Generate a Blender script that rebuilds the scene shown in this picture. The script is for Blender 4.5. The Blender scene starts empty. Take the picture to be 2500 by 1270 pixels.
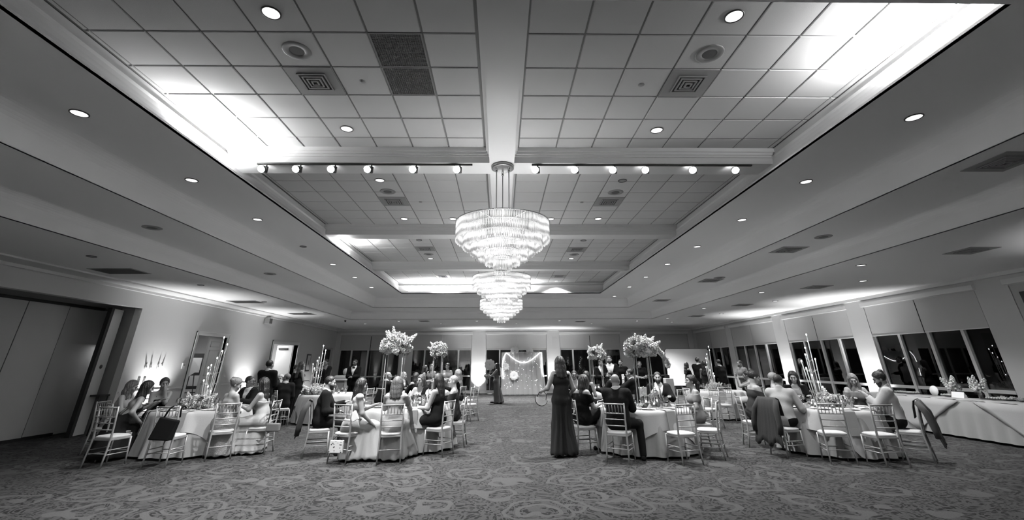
K_DOWN, K_TRACK, K_CH, K_UP, K_COVE, EXPO = 285, 2, 46, 400, 58, 1.04
import bpy, bmesh, math, random
import numpy as np
from mathutils import Vector, Matrix
random.seed(7); rng = np.random.RandomState(7)
PI = math.pi
C = bpy.context.scene.collection
R = math.radians

# ------------------------------------------------------------------ materials
def mat(name, g, rough=0.6, metal=0.0, bump=0.0, bscale=80.0, var=0.0, vscale=6.0, emit=0.0, spec=0.5, trans=0.0, sheen=0.0):
    m = bpy.data.materials.new(name); m.use_nodes = True
    nt = m.node_tree; N = nt.nodes; L = nt.links; b = N['Principled BSDF']
    c = (g, g, g, 1) if not isinstance(g, tuple) else g + (1,)
    b.inputs['Base Color'].default_value = c
    b.inputs['Roughness'].default_value = rough; b.inputs['Metallic'].default_value = metal
    b.inputs['Specular IOR Level'].default_value = spec
    if trans: b.inputs['Transmission Weight'].default_value = trans
    if sheen: b.inputs['Sheen Weight'].default_value = sheen
    if emit:
        b.inputs['Emission Color'].default_value = (1, 1, 1, 1); b.inputs['Emission Strength'].default_value = emit
    tc = N.new('ShaderNodeTexCoord')
    if var:
        n = N.new('ShaderNodeTexNoise'); n.inputs['Scale'].default_value = vscale; n.inputs['Detail'].default_value = 4
        r = N.new('ShaderNodeMapRange'); r.inputs['To Min'].default_value = g*(1-var); r.inputs['To Max'].default_value = min(1, g*(1+var))
        L.new(tc.outputs['Object'], n.inputs['Vector']); L.new(n.outputs['Fac'], r.inputs['Value']); L.new(r.outputs['Result'], b.inputs['Base Color'])
    if bump:
        n = N.new('ShaderNodeTexNoise'); n.inputs['Scale'].default_value = bscale; n.inputs['Detail'].default_value = 3
        bp = N.new('ShaderNodeBump'); bp.inputs['Strength'].default_value = bump; bp.inputs['Distance'].default_value = 0.01
        L.new(tc.outputs['Object'], n.inputs['Vector']); L.new(n.outputs['Fac'], bp.inputs['Height']); L.new(bp.outputs['Normal'], b.inputs['Normal'])
    return m

def glass_mat(name, tint=1.0, gl=0.12, rough=0.02, base=0.0, haze=0.0):
    """thin clear sheet: see-through, with fresnel reflection"""
    m = bpy.data.materials.new(name); m.use_nodes = True
    nt = m.node_tree; N = nt.nodes; L = nt.links; N.clear()
    o = N.new('ShaderNodeOutputMaterial'); mx = N.new('ShaderNodeMixShader'); t = N.new('ShaderNodeBsdfTransparent'); g = N.new('ShaderNodeBsdfGlossy')
    lw = N.new('ShaderNodeLayerWeight'); lw.inputs['Blend'].default_value = gl
    t.inputs['Color'].default_value = (tint,)*3 + (1,); g.inputs['Roughness'].default_value = rough
    ad = N.new('ShaderNodeMath'); ad.operation = 'ADD'; ad.inputs[1].default_value = base; ad.use_clamp = True
    L.new(lw.outputs['Fresnel'], ad.inputs[0]); L.new(ad.outputs[0], mx.inputs['Fac'])
    if haze:
        dd = N.new('ShaderNodeBsdfDiffuse'); dd.inputs['Color'].default_value = (.9,.9,.9,1); m0 = N.new('ShaderNodeMixShader'); m0.inputs['Fac'].default_value = haze
        L.new(t.outputs[0], m0.inputs[1]); L.new(dd.outputs[0], m0.inputs[2]); L.new(m0.outputs[0], mx.inputs[1])
    else: L.new(t.outputs[0], mx.inputs[1])
    L.new(g.outputs[0], mx.inputs[2]); L.new(mx.outputs[0], o.inputs['Surface'])
    return m

def emis(name, s, g=1.0):
    m = bpy.data.materials.new(name); m.use_nodes = True
    N = m.node_tree.nodes; N.clear(); o = N.new('ShaderNodeOutputMaterial'); e = N.new('ShaderNodeEmission')
    e.inputs['Color'].default_value = (g, g, g, 1); e.inputs['Strength'].default_value = s
    m.node_tree.links.new(e.outputs[0], o.inputs['Surface']); return m

def carpet_mat():
    m = bpy.data.materials.new('patterned_carpet'); m.use_nodes = True
    nt = m.node_tree; N = nt.nodes; L = nt.links; b = N['Principled BSDF']
    tc = N.new('ShaderNodeTexCoord')
    def vec(scale, rot=0, loc=(0,0,0)):
        mp = N.new('ShaderNodeMapping'); mp.inputs['Scale'].default_value = scale; mp.inputs['Rotation'].default_value = (0,0,rot); mp.inputs['Location'].default_value = loc
        L.new(tc.outputs['Object'], mp.inputs['Vector']); return mp.outputs['Vector']
    def math_(op, a, b_=None, clamp=False):
        n = N.new('ShaderNodeMath'); n.operation = op; n.use_clamp = clamp
        for i, x in enumerate((a, b_)):
            if x is None: continue
            if isinstance(x, (int, float)): n.inputs[i].default_value = x
            else: L.new(x, n.inputs[i])
        return n.outputs[0]
    def thresh(x, lo, hi):
        r = N.new('ShaderNodeMapRange'); r.inputs['From Min'].default_value = lo; r.inputs['From Max'].default_value = hi; r.interpolation_type = 'SMOOTHSTEP'
        L.new(x, r.inputs['Value']); return r.outputs['Result']
    # swirling distortion
    dn = N.new('ShaderNodeTexNoise'); dn.inputs['Scale'].default_value = 2.2; dn.inputs['Detail'].default_value = 1; L.new(vec((1,1,1)), dn.inputs['Vector'])
    sub = N.new('ShaderNodeVectorMath'); sub.operation = 'SUBTRACT'; L.new(dn.outputs['Color'], sub.inputs[0]); sub.inputs[1].default_value = (.5,.5,.5)
    sc = N.new('ShaderNodeVectorMath'); sc.operation = 'SCALE'; sc.inputs['Scale'].default_value = 0.45; L.new(sub.outputs[0], sc.inputs[0])
    ad = N.new('ShaderNodeVectorMath'); ad.operation = 'ADD'; L.new(vec((1,1,1)), ad.inputs[0]); L.new(sc.outputs[0], ad.inputs[1])
    # leaf flecks: stretched cells
    mp = N.new('ShaderNodeMapping'); mp.inputs['Scale'].default_value = (12.5, 21, 1); mp.inputs['Rotation'].default_value = (0,0,.5); L.new(ad.outputs[0], mp.inputs['Vector'])
    v = N.new('ShaderNodeTexVoronoi'); v.inputs['Scale'].default_value = 1.0; v.inputs['Randomness'].default_value = .9; L.new(mp.outputs[0], v.inputs['Vector'])
    fl = thresh(v.outputs['Distance'], .44, .32)
    mp2 = N.new('ShaderNodeMapping'); mp2.inputs['Scale'].default_value = (24, 12, 1); mp2.inputs['Rotation'].default_value = (0,0,-.6); L.new(ad.outputs[0], mp2.inputs['Vector'])
    v2 = N.new('ShaderNodeTexVoronoi'); v2.inputs['Scale'].default_value = 1.0; L.new(mp2.outputs[0], v2.inputs['Vector'])
    fl2 = thresh(v2.outputs['Distance'], .40, .28)
    marks = math_('MAXIMUM', fl, fl2)
    # round medallions with concentric scroll lines
    v3 = N.new('ShaderNodeTexVoronoi'); v3.inputs['Scale'].default_value = 1.15; v3.inputs['Randomness'].default_value = .75; L.new(ad.outputs[0], v3.inputs['Vector'])
    ring = math_('SINE', math_('MULTIPLY', v3.outputs['Distance'], 30.0))
    light = thresh(ring, .35, .6)
    near = thresh(v3.outputs['Distance'], .62, .5)
    light = math_('MULTIPLY', light, near)
    marks = math_('MULTIPLY', marks, math_('SUBTRACT', 1.0, light))
    nz = N.new('ShaderNodeTexNoise'); nz.inputs['Scale'].default_value = 60; nz.inputs['Detail'].default_value = 2; L.new(vec((1,1,1)), nz.inputs['Vector'])
    base = math_('ADD', math_('MULTIPLY', nz.outputs['Fac'], .028), .023)
    base = math_('ADD', base, math_('MULTIPLY', light, .012))
    col = math_('MULTIPLY', base, math_('SUBTRACT', 1.0, math_('MULTIPLY', marks, .78)))
    L.new(col, b.inputs['Base Color']); b.inputs['Roughness'].default_value = .95; b.inputs['Specular IOR Level'].default_value = .15
    bp = N.new('ShaderNodeBump'); bp.inputs['Strength'].default_value = .35; bp.inputs['Distance'].default_value = .01
    n2 = N.new('ShaderNodeTexNoise'); n2.inputs['Scale'].default_value = 160; L.new(vec((1,1,1)), n2.inputs['Vector'])
    L.new(n2.outputs['Fac'], bp.inputs['Height']); L.new(bp.outputs['Normal'], b.inputs['Normal'])
    return m

M = {}
M['wall'] = mat('wall_paint', .60, .75, bump=.05, bscale=120)
M['ceil'] = mat('ceiling_paint', .90, .85, bump=.04, bscale=90)
M['tile'] = mat('ceiling_tile', .60, .9, bump=.25, bscale=160)
M['grid'] = mat('ceiling_grid_recess', .20, .6)
M['trim'] = mat('white_trim', .70, .5)
M['carpet'] = carpet_mat()
M['panel'] = mat('partition_panel_fabric', .52, .9, bump=.2, bscale=200)
M['panel_pale'] = mat('partition_panel_laminate', .55, .6, bump=.05)
M['black'] = mat('black_gasket', .012, .6)
M['reveal'] = mat('partition_pocket_paint', .22, .8)
M['shade'] = mat('roller_shade_fabric', .50, .9, bump=.15, bscale=300)
M['frame'] = mat('window_frame_paint', .62, .5)
M['glass'] = glass_mat('night_window_glass', .55, .35, .01, .02)
M['clear'] = glass_mat('clear_glass', .92, .45, .03, .06, .06)
M['acrylic'] = glass_mat('clear_acrylic', .90, .45, .05, .10, .38)
M['chair'] = mat('champagne_lacquer', .26, .35, .25, var=.1)
M['cushion'] = mat('ivory_cushion', .36, .8, bump=.1)
M['cloth'] = mat('table_linen', .23, .85, bump=.12, bscale=60, sheen=.2)
M['overlay'] = mat('overlay_linen', .31, .85, bump=.12, bscale=60, sheen=.2)
M['napkin'] = mat('grey_napkin_linen', .20, .9, bump=.2)
M['plate'] = mat('white_china', .7, .2)
M['darkfood'] = mat('dinner_leftovers', .12, .6, var=.5, vscale=60)
M['steel'] = mat('polished_steel', .6, .2, 1.0)
M['bronze'] = mat('brushed_bronze', .30, .35, .8)
M['fixture'] = mat('dark_fixture_metal', .05, .4, .3)
M['lens'] = emis('downlight_lens', 1.15)
M['lens_dim'] = emis('dim_downlight_lens', .25)
M['bulb'] = emis('spot_bulb', 30)
M['flame'] = emis('candle_flame', 14)
M['neon'] = emis('neon_tube', 10)
M['fairy'] = emis('fairy_light', 9)
M['dark_wood'] = mat('dark_wood', .035, .4, var=.3, vscale=12)
M['petal'] = mat('pale_petals', .62, .8, var=.15, vscale=20, sheen=.3)
M['petal2'] = mat('ivory_petals', .48, .8, var=.2, vscale=20)
M['petal3'] = mat('deep_petals', .11, .8, var=.3, vscale=20)
M['leaf'] = mat('grey_green_leaf', .12, .7, var=.3, vscale=20)
M['paper'] = mat('white_paper', .72, .8)
M['tulle'] = None
M['screen'] = mat('white_screen_fabric', .68, .8)
M['grey'] = mat('mid_grey_plastic', .25, .5)
M['grille'] = mat('dark_grille', .05, .7)
M['vent'] = mat('metal_vent', .27, .5)
M['speaker'] = mat('speaker_mesh', .10, .7)
M['off'] = mat('unlit_lens', .28, .3)
M['leather'] = mat('black_leather', .005, .8, spec=.1)
M['beige_bag'] = mat('pale_leather', .7, .5)
M['phone'] = mat('phone_black', .01, .2)

# ------------------------------------------------------------------ mesh helpers
class MB:
    """collects shapes into one mesh"""
    def __init__(s): s.v = []; s.f = []; s.sm = []
    def add(s, vs, fs, smooth=False):
        o = len(s.v); s.v += [tuple(v) for v in vs]; s.f += [tuple(i+o for i in f) for f in fs]; s.sm += [smooth]*len(fs); return s
    def box(s, x0, x1, y0, y1, z0, z1):
        v = [(x,y,z) for x in (x0,x1) for y in (y0,y1) for z in (z0,z1)]
        return s.add(v, [(0,1,3,2),(4,6,7,5),(0,4,5,1),(2,3,7,6),(0,2,6,4),(1,5,7,3)])
    def bar(s, a, b, w, h=None, up=(0,0,1)):
        h = w if h is None else h
        a = Vector(a); b = Vector(b); d = (b-a).normalized(); u = Vector(up)
        if abs(d.dot(u)) > .95: u = Vector((1,0,0))
        r = d.cross(u).normalized(); u = r.cross(d)
        v = [p + r*sx*w/2 + u*sy*h/2 for p in (a,b) for sx,sy in ((-1,-1),(1,-1),(1,1),(-1,1))]
        return s.add(v, [(0,1,2,3),(7,6,5,4),(0,4,5,1),(1,5,6,2),(2,6,7,3),(3,7,4,0)])
    def tube(s, pts, r, n=8, cap=True):
        pts = [Vector(p) for p in pts]; rr = r if isinstance(r, (list, tuple)) else [r]*len(pts)
        vs = []; fs = []; pu = None
        for i, p in enumerate(pts):
            d = (pts[min(i+1, len(pts)-1)] - pts[max(i-1, 0)])
            d = d.normalized() if d.length > 1e-9 else Vector((0,0,1))
            if pu is None: pu = Vector((1,0,0)) if abs(d.x) < .8 else Vector((0,1,0))
            u = (pu - d*pu.dot(d)); u = u.normalized() if u.length > 1e-6 else d.orthogonal().normalized(); pu = u; w = d.cross(u)
            for k in range(n):
                t = 2*PI*k/n; vs.append(p + (u*math.cos(t) + w*math.sin(t))*rr[i])
        for i in range(len(pts)-1):
            for k in range(n):
                a = i*n+k; b = i*n+(k+1) % n; fs.append((a, b, b+n, a+n))
        if cap: fs.append(tuple(range(n))[::-1]); fs.append(tuple(range((len(pts)-1)*n, len(pts)*n)))
        return s.add(vs, fs, True)
    def lathe(s, prof, c=(0,0,0), n=24, cap=False, sx=1, sy=1):
        vs = []; fs = []
        for r, z in prof:
            for k in range(n):
                t = 2*PI*k/n; vs.append((c[0]+r*sx*math.cos(t), c[1]+r*sy*math.sin(t), c[2]+z))
        for i in range(len(prof)-1):
            for k in range(n):
                a = i*n+k; b = i*n+(k+1) % n; fs.append((a, b, b+n, a+n))
        if cap: fs.append(tuple(range(n))[::-1]); fs.append(tuple(range((len(prof)-1)*n, len(prof)*n)))
        return s.add(vs, fs, True)
    def ball(s, c, r, n=10, sx=1, sy=1, sz=1):
        prof = [(max(1e-4, r*math.sin(PI*i/(n//2+1))), -r*sz*math.cos(PI*i/(n//2+1))) for i in range(n//2+2)]
        return s.lathe(prof, c, n, False, sx, sy)
    def prism(s, poly, z0, z1):
        n = len(poly); v = [(x,y,z0) for x,y in poly] + [(x,y,z1) for x,y in poly]
        return s.add(v, [tuple(range(n))[::-1], tuple(range(n,2*n))] + [(i,(i+1)%n,(i+1)%n+n,i+n) for i in range(n)])
    def mesh(s, name, m):
        me = bpy.data.meshes.new(name); me.from_pydata([tuple(v) for v in s.v], [], s.f); me.update()
        if m: me.materials.append(m)
        me.polygons.foreach_set('use_smooth', s.sm)
        return me
    def build(s, name, m, parent=None, bevel=0.0):
        o = bpy.data.objects.new(name, s.mesh(name, m)); C.objects.link(o)
        if parent: o.parent = parent
        if bevel:
            b = o.modifiers.new('bevel', 'BEVEL'); b.width = bevel; b.segments = 2; b.limit_method = 'ANGLE'
        return o

def tag(o, label=None, cat=None, group=None, kind=None):
    if label: o['label'] = label
    if cat: o['category'] = cat
    if group: o['group'] = group
    if kind: o['kind'] = kind
    return o
def thing(name, label, cat, loc=(0,0,0), rz=0.0, group=None):
    o = bpy.data.objects.new(name, None); o.empty_display_size = .05; C.objects.link(o)
    o.location = loc; o.rotation_euler = (0,0,rz); return tag(o, label, cat, group)
def struct(name, mb, m, parent=None, bevel=0.0):
    o = mb.build(name, m, parent, bevel)
    if parent is None: o['kind'] = 'structure'
    return o
def copy_tree(o, parent=None):
    c = o.copy(); C.objects.link(c); c.parent = parent
    for ch in o.children: copy_tree(ch, c)
    return c
def heading(dx, dy): return math.atan2(-dx, dy)    # z rotation that turns local +Y to (dx,dy)

# ------------------------------------------------------------------ room
H, BZ, Z1, Z2, Z3 = 5.05, 4.78, 4.52, 4.068, 3.684
XL, XR, YB, YF = -10.35, 12.35, 29.38, -3.0
struct('floor', MB().box(XL-1.6, XR+.3, YF-.2, YB+.3, -.12, 0), M['carpet'])

def wall_with_openings(name, axis, pos, thick, a0, a1, ztop, ops, m):
    """axis 'x': wall at x=pos running along y; ops = (a0,a1,z0,z1)"""
    mb = MB()
    def bx(u0, u1, z0, z1):
        if u1-u0 < 1e-4 or z1-z0 < 1e-4: return
        p0, p1 = (pos, pos+thick) if thick > 0 else (pos+thick, pos)
        if axis == 'x': mb.box(p0, p1, u0, u1, z0, z1)
        else: mb.box(u0, u1, p0, p1, z0, z1)
    u = a0
    for (o0, o1, z0, z1) in sorted(ops):
        bx(u, o0, 0, ztop); bx(o0, o1, 0, z0); bx(o0, o1, z1, ztop); u = o1
    bx(u, a1, 0, ztop)
    return struct(name, mb, m)
back_w = [(-10.05,-6.28),(-5.55,-1.80),(-.90,2.95),(3.78,7.62),(8.40,12.0)]
right_w = [(5.9,10.55),(11.36,15.12),(15.94,19.66),(20.52,24.40),(24.97,29.0)]
wall_with_openings('wall_back', 'y', YB, .22, XL-.2, XR+.2, Z3+.1, [(a,b,.10,3.36) for a,b in back_w], M['wall'])
wall_with_openings('wall_right', 'x', XR, .22, YF-.2, YB+.2, Z3+.1, [(a,b,.10,3.36) for a,b in right_w], M['wall'])
wall_with_openings('wall_left', 'x', XL, -.20, YF-.2, YB+.2, Z3+.1, [(5.0,13.2,0,3.17),(15.97,17.67,0,2.60),(21.37,23.97,0,2.56),(27.3,29.0,0.35,2.58)], M['wall'])
struct('wall_front', MB().box(XL-.2, XR+.2, YF-.2, YF, 0, Z3+.1), M['wall'])

# windows: frame, mullions, rail, panes, shades
wn = 0
def window(axis, pos, sgn, a0, a1, mull, n_sh=2, shade_z=2.48, deep=.12, pane_only=False):
    """sgn: +1 the outside lies towards + of the axis"""
    global wn; wn += 1
    root = bpy.data.objects.new('window_%d' % wn, None); C.objects.link(root); root['kind'] = 'structure'
    d0, d1 = (pos+.06, pos+.14)
    def bx(mb, u0, u1, z0, z1, e0=None, e1=None):
        p0, p1 = (d0 if e0 is None else e0, d1 if e1 is None else e1)
        p0, p1 = min(p0,p1), max(p0,p1)
        if axis == 'x': mb.box(p0, p1, u0, u1, z0, z1)
        else: mb.box(u0, u1, p0, p1, z0, z1)
        return mb
    f = MB()
    for (u0,u1,z0,z1) in ((a0,a0+.06,.10,3.36),(a1-.06,a1,.10,3.36),(a0+.06,a1-.06,.10,.16),(a0+.06,a1-.06,3.30,3.36)): bx(f,u0,u1,z0,z1)
    f.build('window_frame', M['frame'], root)
    bx(MB(), a0+.06, a1-.06, .92, 1.0, d0-.012, d1+.005).build('window_rail', M['frame'], root)
    for m_ in mull: bx(MB(), m_-.045, m_+.045, .16, 3.30, d0-.03, d1+.01).build('mullion', M['frame'], root)
    ms = [a0+.06] + list(mull) + [a1-.06]
    for p, q in zip(ms[:-1], ms[1:]):
        for z0, z1 in ((.16,.92),(1.0,3.30)): bx(MB(), p, q, z0, z1, pos+.095, pos+.105).build('pane', M['glass'], root)
    return root
def shade(axis, pos, u0, u1, zb, label):
    root = thing('roller_shade', label, 'window shade', group='roller shades')
    mb = MB(); mb2 = MB()
    def bx(mb, a, b, z0, z1, p0, p1):
        if axis == 'x': mb.box(min(p0,p1), max(p0,p1), a, b, z0, z1)
        else: mb.box(a, b, min(p0,p1), max(p0,p1), z0, z1)
    bx(mb, u0+.02, u1-.012, zb, 3.36, pos+.012, pos+.018); mb.build('shade_fabric', M['shade'], root)
    bx(mb2, u0+.02, u1-.012, zb-.025, zb, pos+.005, pos+.025); mb2.build('bottom_bar', M['trim'], root)
    return root
bm = [[-9.3,-8.28,-7.28],[-4.73,-3.65,-2.62],[-.03,1.0,2.03],[4.59,5.6,6.66],[9.27,10.25,11.2]]
nm = ['leftmost', 'second from left', 'middle', 'fourth from left', 'rightmost']
for i, ((a, b), ms) in enumerate(zip(back_w, bm)):
    window('y', YB, 1, a, b, ms)
    zb = 2.30 if i == 4 else 2.48; mid = (a+b)/2
    for k, (p, q) in enumerate(((a, mid), (mid, b))):
        shade('y', YB-.0, p, q, zb, 'pale roller shade, %s half of the %s window in the back wall' % (('left','right')[k], nm[i]))
    struct('trim_%d' % (i+1), MB().box(a-.05, b+.05, YB-.07, YB, 3.38, 3.50), M['trim'])
rm = [[7.4,9.0],[12.12,13.13,14.13],[16.74,17.7,18.7],[21.5,22.46,23.4],[26.0,27.0,28.0]]
nr = ['nearest', 'second nearest', 'third nearest', 'fourth nearest', 'farthest']
for i, ((a, b), ms) in enumerate(zip(right_w, rm)):
    window('x', XR, 1, a, b, ms); mid = (a+b)/2 if i != 1 else 13.19
    for k, (p, q) in enumerate(((a, mid), (mid, b))):
        shade('x', XR-.0, p, q, 2.46, 'pale roller shade half drawn, %s half of the %s window in the right wall' % (('nearer','farther')[k], nr[i]))
    struct('trim_%d' % (i+6), MB().box(XR-.08, XR, a-.05, b+.05, 3.38, 3.50), M['trim'])
# baseboards, wainscot rail
struct('baseboard_back', MB().box(XL, XR, YB-.015, YB, 0, .095), M['trim'])
struct('baseboard_left', MB().box(XL, XL+.015, 13.2, 15.9, 0, .12).box(XL, XL+.015, 17.8, 21.2, 0, .12).box(XL, XL+.015, 24.1, YB, 0, .12), M['trim'])
struct('baseboard_right', MB().box(XR-.015, XR, YF, YB, 0, .095), M['trim'])
struct('trim_11', MB().box(XL, XL+.02, 13.25, 15.83, .95, .99).box(XL, XL+.02, 17.85, 21.2, .95, .99), M['wall'])
# pilaster faces on the columns between the back windows
for i, (a, b) in enumerate(((-1.76,-.94),(2.98,3.75),(-6.25,-5.58))):
    struct('trim_%d' % (12+i), MB().box(a, b, YB-.02, YB, .42, .46), M['wall'])
# ------------------------------------------------------------------ ceiling steps
def ring_profile(name, rect, prof, m, smooth=False):
    """sweep a profile of (outward offset, z) round a rectangle x0,x1,y0,y1"""
    x0,x1,y0,y1 = rect; vs = []; fs = []
    for d, z in prof: vs += [(x0-d,y0-d,z),(x1+d,y0-d,z),(x1+d,y1+d,z),(x0-d,y1+d,z)]
    for i in range(len(prof)-1):
        for k in range(4): fs.append((i*4+k, i*4+(k+1)%4, (i+1)*4+(k+1)%4, (i+1)*4+k))
    return struct(name, MB().add(vs, fs, False), m)
def arc(cx, cz, r, a0, a1, n=7): return [(cx+r*math.cos(R(a0+(a1-a0)*i/n)), cz+r*math.sin(R(a0+(a1-a0)*i/n))) for i in range(n+1)]
tray = (-4.37, 4.45, 2.82, 19.75)
# lip, fillets, wide cove, upper fillets
corn = [(.0,Z1+.0),(.0,Z1+.035),(.03,Z1+.04),(.03,Z1+.07),(.055,Z1+.08),(.055,Z1+.10)] + \
       [(.06+.16*math.sin(R(t)), Z1+.10+.27*(1-math.cos(R(t)))) for t in (15,30,45,60,75,88)] + \
       [(.20,Z1+.39),(.235,Z1+.40),(.235,Z1+.43),(.25,Z1+.44),(.25,H)]
ring_profile('trim_15', tray, corn, M['trim'])
def ledge(name, inner, outer, z, m=M['ceil']):
    a0,a1,b0,b1 = inner; c0,c1,d0,d1 = outer; mb = MB()
    mb.box(c0, a0, d0, d1, z, z+.04).box(a1, c1, d0, d1, z, z+.04).box(a0, a1, d0, b0, z, z+.04).box(a0, a1, b1, d1, z, z+.04)
    return struct(name, mb, m)
r1 = (-5.89, 6.03, 1.3, 21.05); r2 = (-7.41, 7.55, .0, 22.5)
ledge('ceiling', tray, (r1[0]-.02, r1[1]+.02, r1[2]-.02, r1[3]+.02), Z1)
ledge('ceiling.001', r1, (r2[0]-.02, r2[1]+.02, r2[2]-.02, r2[3]+.02), Z2)
ledge('ceiling.002', r2, (XL-.2, XR+.2, YF-.2, YB+.2), Z3)
def riser(name, rect, zl, zh, c):
    prof = [(0, zl), (0, zl+.012), (-.012, zl+.014), (-.012, zh-c)] + [(-.012-c+c*math.cos(R(t)), zh-c+c*math.sin(R(t))) for t in (15,30,45,60,75,90)]
    return ring_profile(name, rect, prof, M['ceil'])
a = riser('ceiling.003', r1, Z2, Z1, .17); b = riser('ceiling.004', r2, Z3, Z2, .15)
for o in (a, b):
    for p in o.data.polygons: p.use_smooth = False
# crown strips where ceiling meets walls
struct('trim_16', MB().box(XL, XL+.10, YF, YB, Z3-.10, Z3).box(XL, XL+.62, YF, YB, Z3-.035, Z3), M['trim'])
struct('trim_17', MB().box(XL, XR, YB-.10, YB, Z3-.09, Z3), M['trim'])
struct('trim_18', MB().box(XR-.10, XR, YF, YB, Z3-.09, Z3), M['trim'])
# beams and spine of the tray
bx0, bx1 = -4.62, 4.70
beams = [(6.66,7.12),(11.10,11.52),(15.63,15.97)]
def beam(name, y0, y1):
    mb = MB(); mb.box(bx0, bx1, y0, y1, BZ, H+.06)
    for yy, s in ((y0,-1),(y1,1)):
        for d, za, zb in ((.055,H-.07,H),(.035,H-.12,H-.07),(.018,H-.16,H-.12)):
            mb.box(bx0, bx1, min(yy, yy+s*d), max(yy, yy+s*d), za, zb)
    return struct(name, mb, M['trim'])
for i, (p, q) in enumerate(beams): beam('ceiling.%03d' % (5+i), p, q)
mb = MB(); ys = [2.6] + [v for b_ in beams for v in b_] + [20.0]
for p, q in zip(ys[::2], ys[1::2]):
    mb.box(-.19, .23, p, q, BZ, H+.06)
    for xx, s in ((-.19,-1),(.23,1)):
        for d, za, zb in ((.055,H-.07,H),(.035,H-.12,H-.07),(.018,H-.16,H-.12)):
            mb.box(min(xx, xx+s*d), max(xx, xx+s*d), p, q, za, zb)
struct('ceiling.008', mb, M['trim'])
# tiles: every bay one mesh of tiles hung below the dark grid
T = .6096
xs_l = [-4.60] + [.3358-T*k for k in range(8,0,-1)]; xs_r = [.30] + [.9464+T*k for k in range(0,7)] + [4.69]
def rows(y0, y1):
    base = 3.838; k0 = math.floor((y0-base)/T)+1; r = [y0]
    y = base+k0*T
    while y < y1-.03: r.append(y); y += T
    return r+[y1]
bays = [(2.6,6.66),(7.12,11.10),(11.52,15.63),(15.97,20.0)]
vents = {}; ret = (3.838, 5.057)
for bi, (y0, y1) in enumerate(bays):
    ys = rows(y0, y1); mb = MB()
    for xs in (xs_l, xs_r):
        for xa, xb in zip(xs[:-1], xs[1:]):
            for ya, yb in zip(ys[:-1], ys[1:]):
                if bi == 0 and xa < -1.45 and xb > -.9 and xb < -.8 and 3.8 < ya < 5.0: continue
                g = .011; t = .012; bv = .006
                if xb-xa < .05 or yb-ya < .05: continue
                x0_,x1_,y0_,y1_ = xa+g, xb-g, ya+g, yb-g
                v = [(x0_,y0_,H+t),(x1_,y0_,H+t),(x1_,y1_,H+t),(x0_,y1_,H+t),(x0_+bv,y0_+bv,H),(x1_-bv,y0_+bv,H),(x1_-bv,y1_-bv,H),(x0_+bv,y1_-bv,H)]
                mb.add(v, [(4,5,6,7)[::-1],(0,1,5,4)[::-1],(1,2,6,5)[::-1],(2,3,7,6)[::-1],(3,0,4,7)[::-1]])
    struct('ceiling.%03d' % (9+bi), mb, M['tile'])
struct('ceiling.013', MB().box(-4.65, 4.72, 2.55, 20.05, H+.012, H+.05), M['grid'])

# ------------------------------------------------------------------ ceiling fittings
def downlight_proto(r, lensm):
    root = thing('recessed_downlight', 'x', 'downlight')
    MB().lathe([(r*1.18,.004),(r*1.18,-.006),(r*1.02,-.010),(r,.0),(r*.98,.012)], n=28).build('trim_ring', M['fixture'], root)
    MB().lathe([(.001,-.004),(r*.5,-.006),(r,-.002)], n=28).build('lens', lensm, root)
    return root
P_on = downlight_proto(.085, M['lens']); P_off = downlight_proto(.075, M['off']); used = set()
spots = []
def downlight(x, y, z, label, on=True, group=None, power=1.0):
    p = P_on if on else P_off
    o = p if id(p) not in used else copy_tree(p)
    used.add(id(p)); o.location = (x, y, z-.002); tag(o, label, 'downlight', group or 'recessed downlights')
    if on and power: spots.append((x, y, z-.03, power))
    return o
side = lambda x: 'left' if x < 0 else 'right'
bn = ['nearest', 'second', 'third', 'farthest']
for x,y,on in [(-2.41,3.55,1),(-2.41,5.99,1),(2.48,3.54,1),(2.47,5.99,1),(-2.42,8.06,1),(-2.44,10.57,1),(2.46,8.05,0),(2.49,10.55,1),(-2.42,12.63,0),(-2.44,15.1,1),(2.49,12.68,0),(2.49,15.1,1),(-2.43,19.6,1),(2.5,19.6,1)]:
    b_ = 0 if y < 7 else 1 if y < 11.3 else 2 if y < 15.8 else 3
    nf = 'nearer' if (y-bays[b_][0]) < 2 else 'farther'
    downlight(x, y, H, '%s downlight, %s of its pair, in the %s tiled bay, %s of the spine' % ('glowing' if on else 'unlit', nf, bn[b_], side(x)), on)
for x in (-1.21, 1.28): downlight(x, 10.57, H, 'small pale downlight beside the near chandelier, %s of the central beam' % side(x), True, power=0)
oy = [4.7,6.82,8.98,11.32,13.54,15.74,17.93]
words = ['nearest','second','third','fourth','fifth','sixth','farthest']
for s_, xx in ((-1,-5.2),(1,5.26)):
    for i, y in enumerate(oy):
        on = not (s_ == -1 and i == 3)
        downlight(xx, y, Z1, '%s downlight, %s of the row in the flat soffit %s of the tray' % ('lit' if on else 'unlit', words[i], side(s_)), on)
downlight(5.3, 20.6, Z1, 'lit downlight in the soffit just beyond the back right corner of the tray', True, power=0)
for x,y,t in [(8.2,9.73,'nearest of the inner right aisle row'),(9.84,11.77,'nearest of the outer right aisle row'),(8.2,13.81,'second of the inner right aisle row'),(9.84,15.86,'second of the outer right aisle row'),(8.22,18.05,'third of the inner right aisle row'),(9.9,20.1,'third of the outer right aisle row'),(9.24,24.4,'farthest over the right aisle, near the corner screen'),(8.26,22.3,'fourth of the inner right aisle row')]:
    downlight(x, y, Z3, 'lit downlight in the low side ceiling, '+t, True)
for i,(x,y) in enumerate([(7.13,23.6),(5.04,25.1),(3.06,23.4),(.89,25.0),(-1.19,23.4),(-3.25,25.0),(-5.19,23.4),(-7.36,24.95)]):
    downlight(x, y, Z3, 'lit downlight in the low ceiling by the back windows, %s from the right' % ['first','second','third','fourth','fifth','sixth','seventh','last'][i], True)
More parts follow.
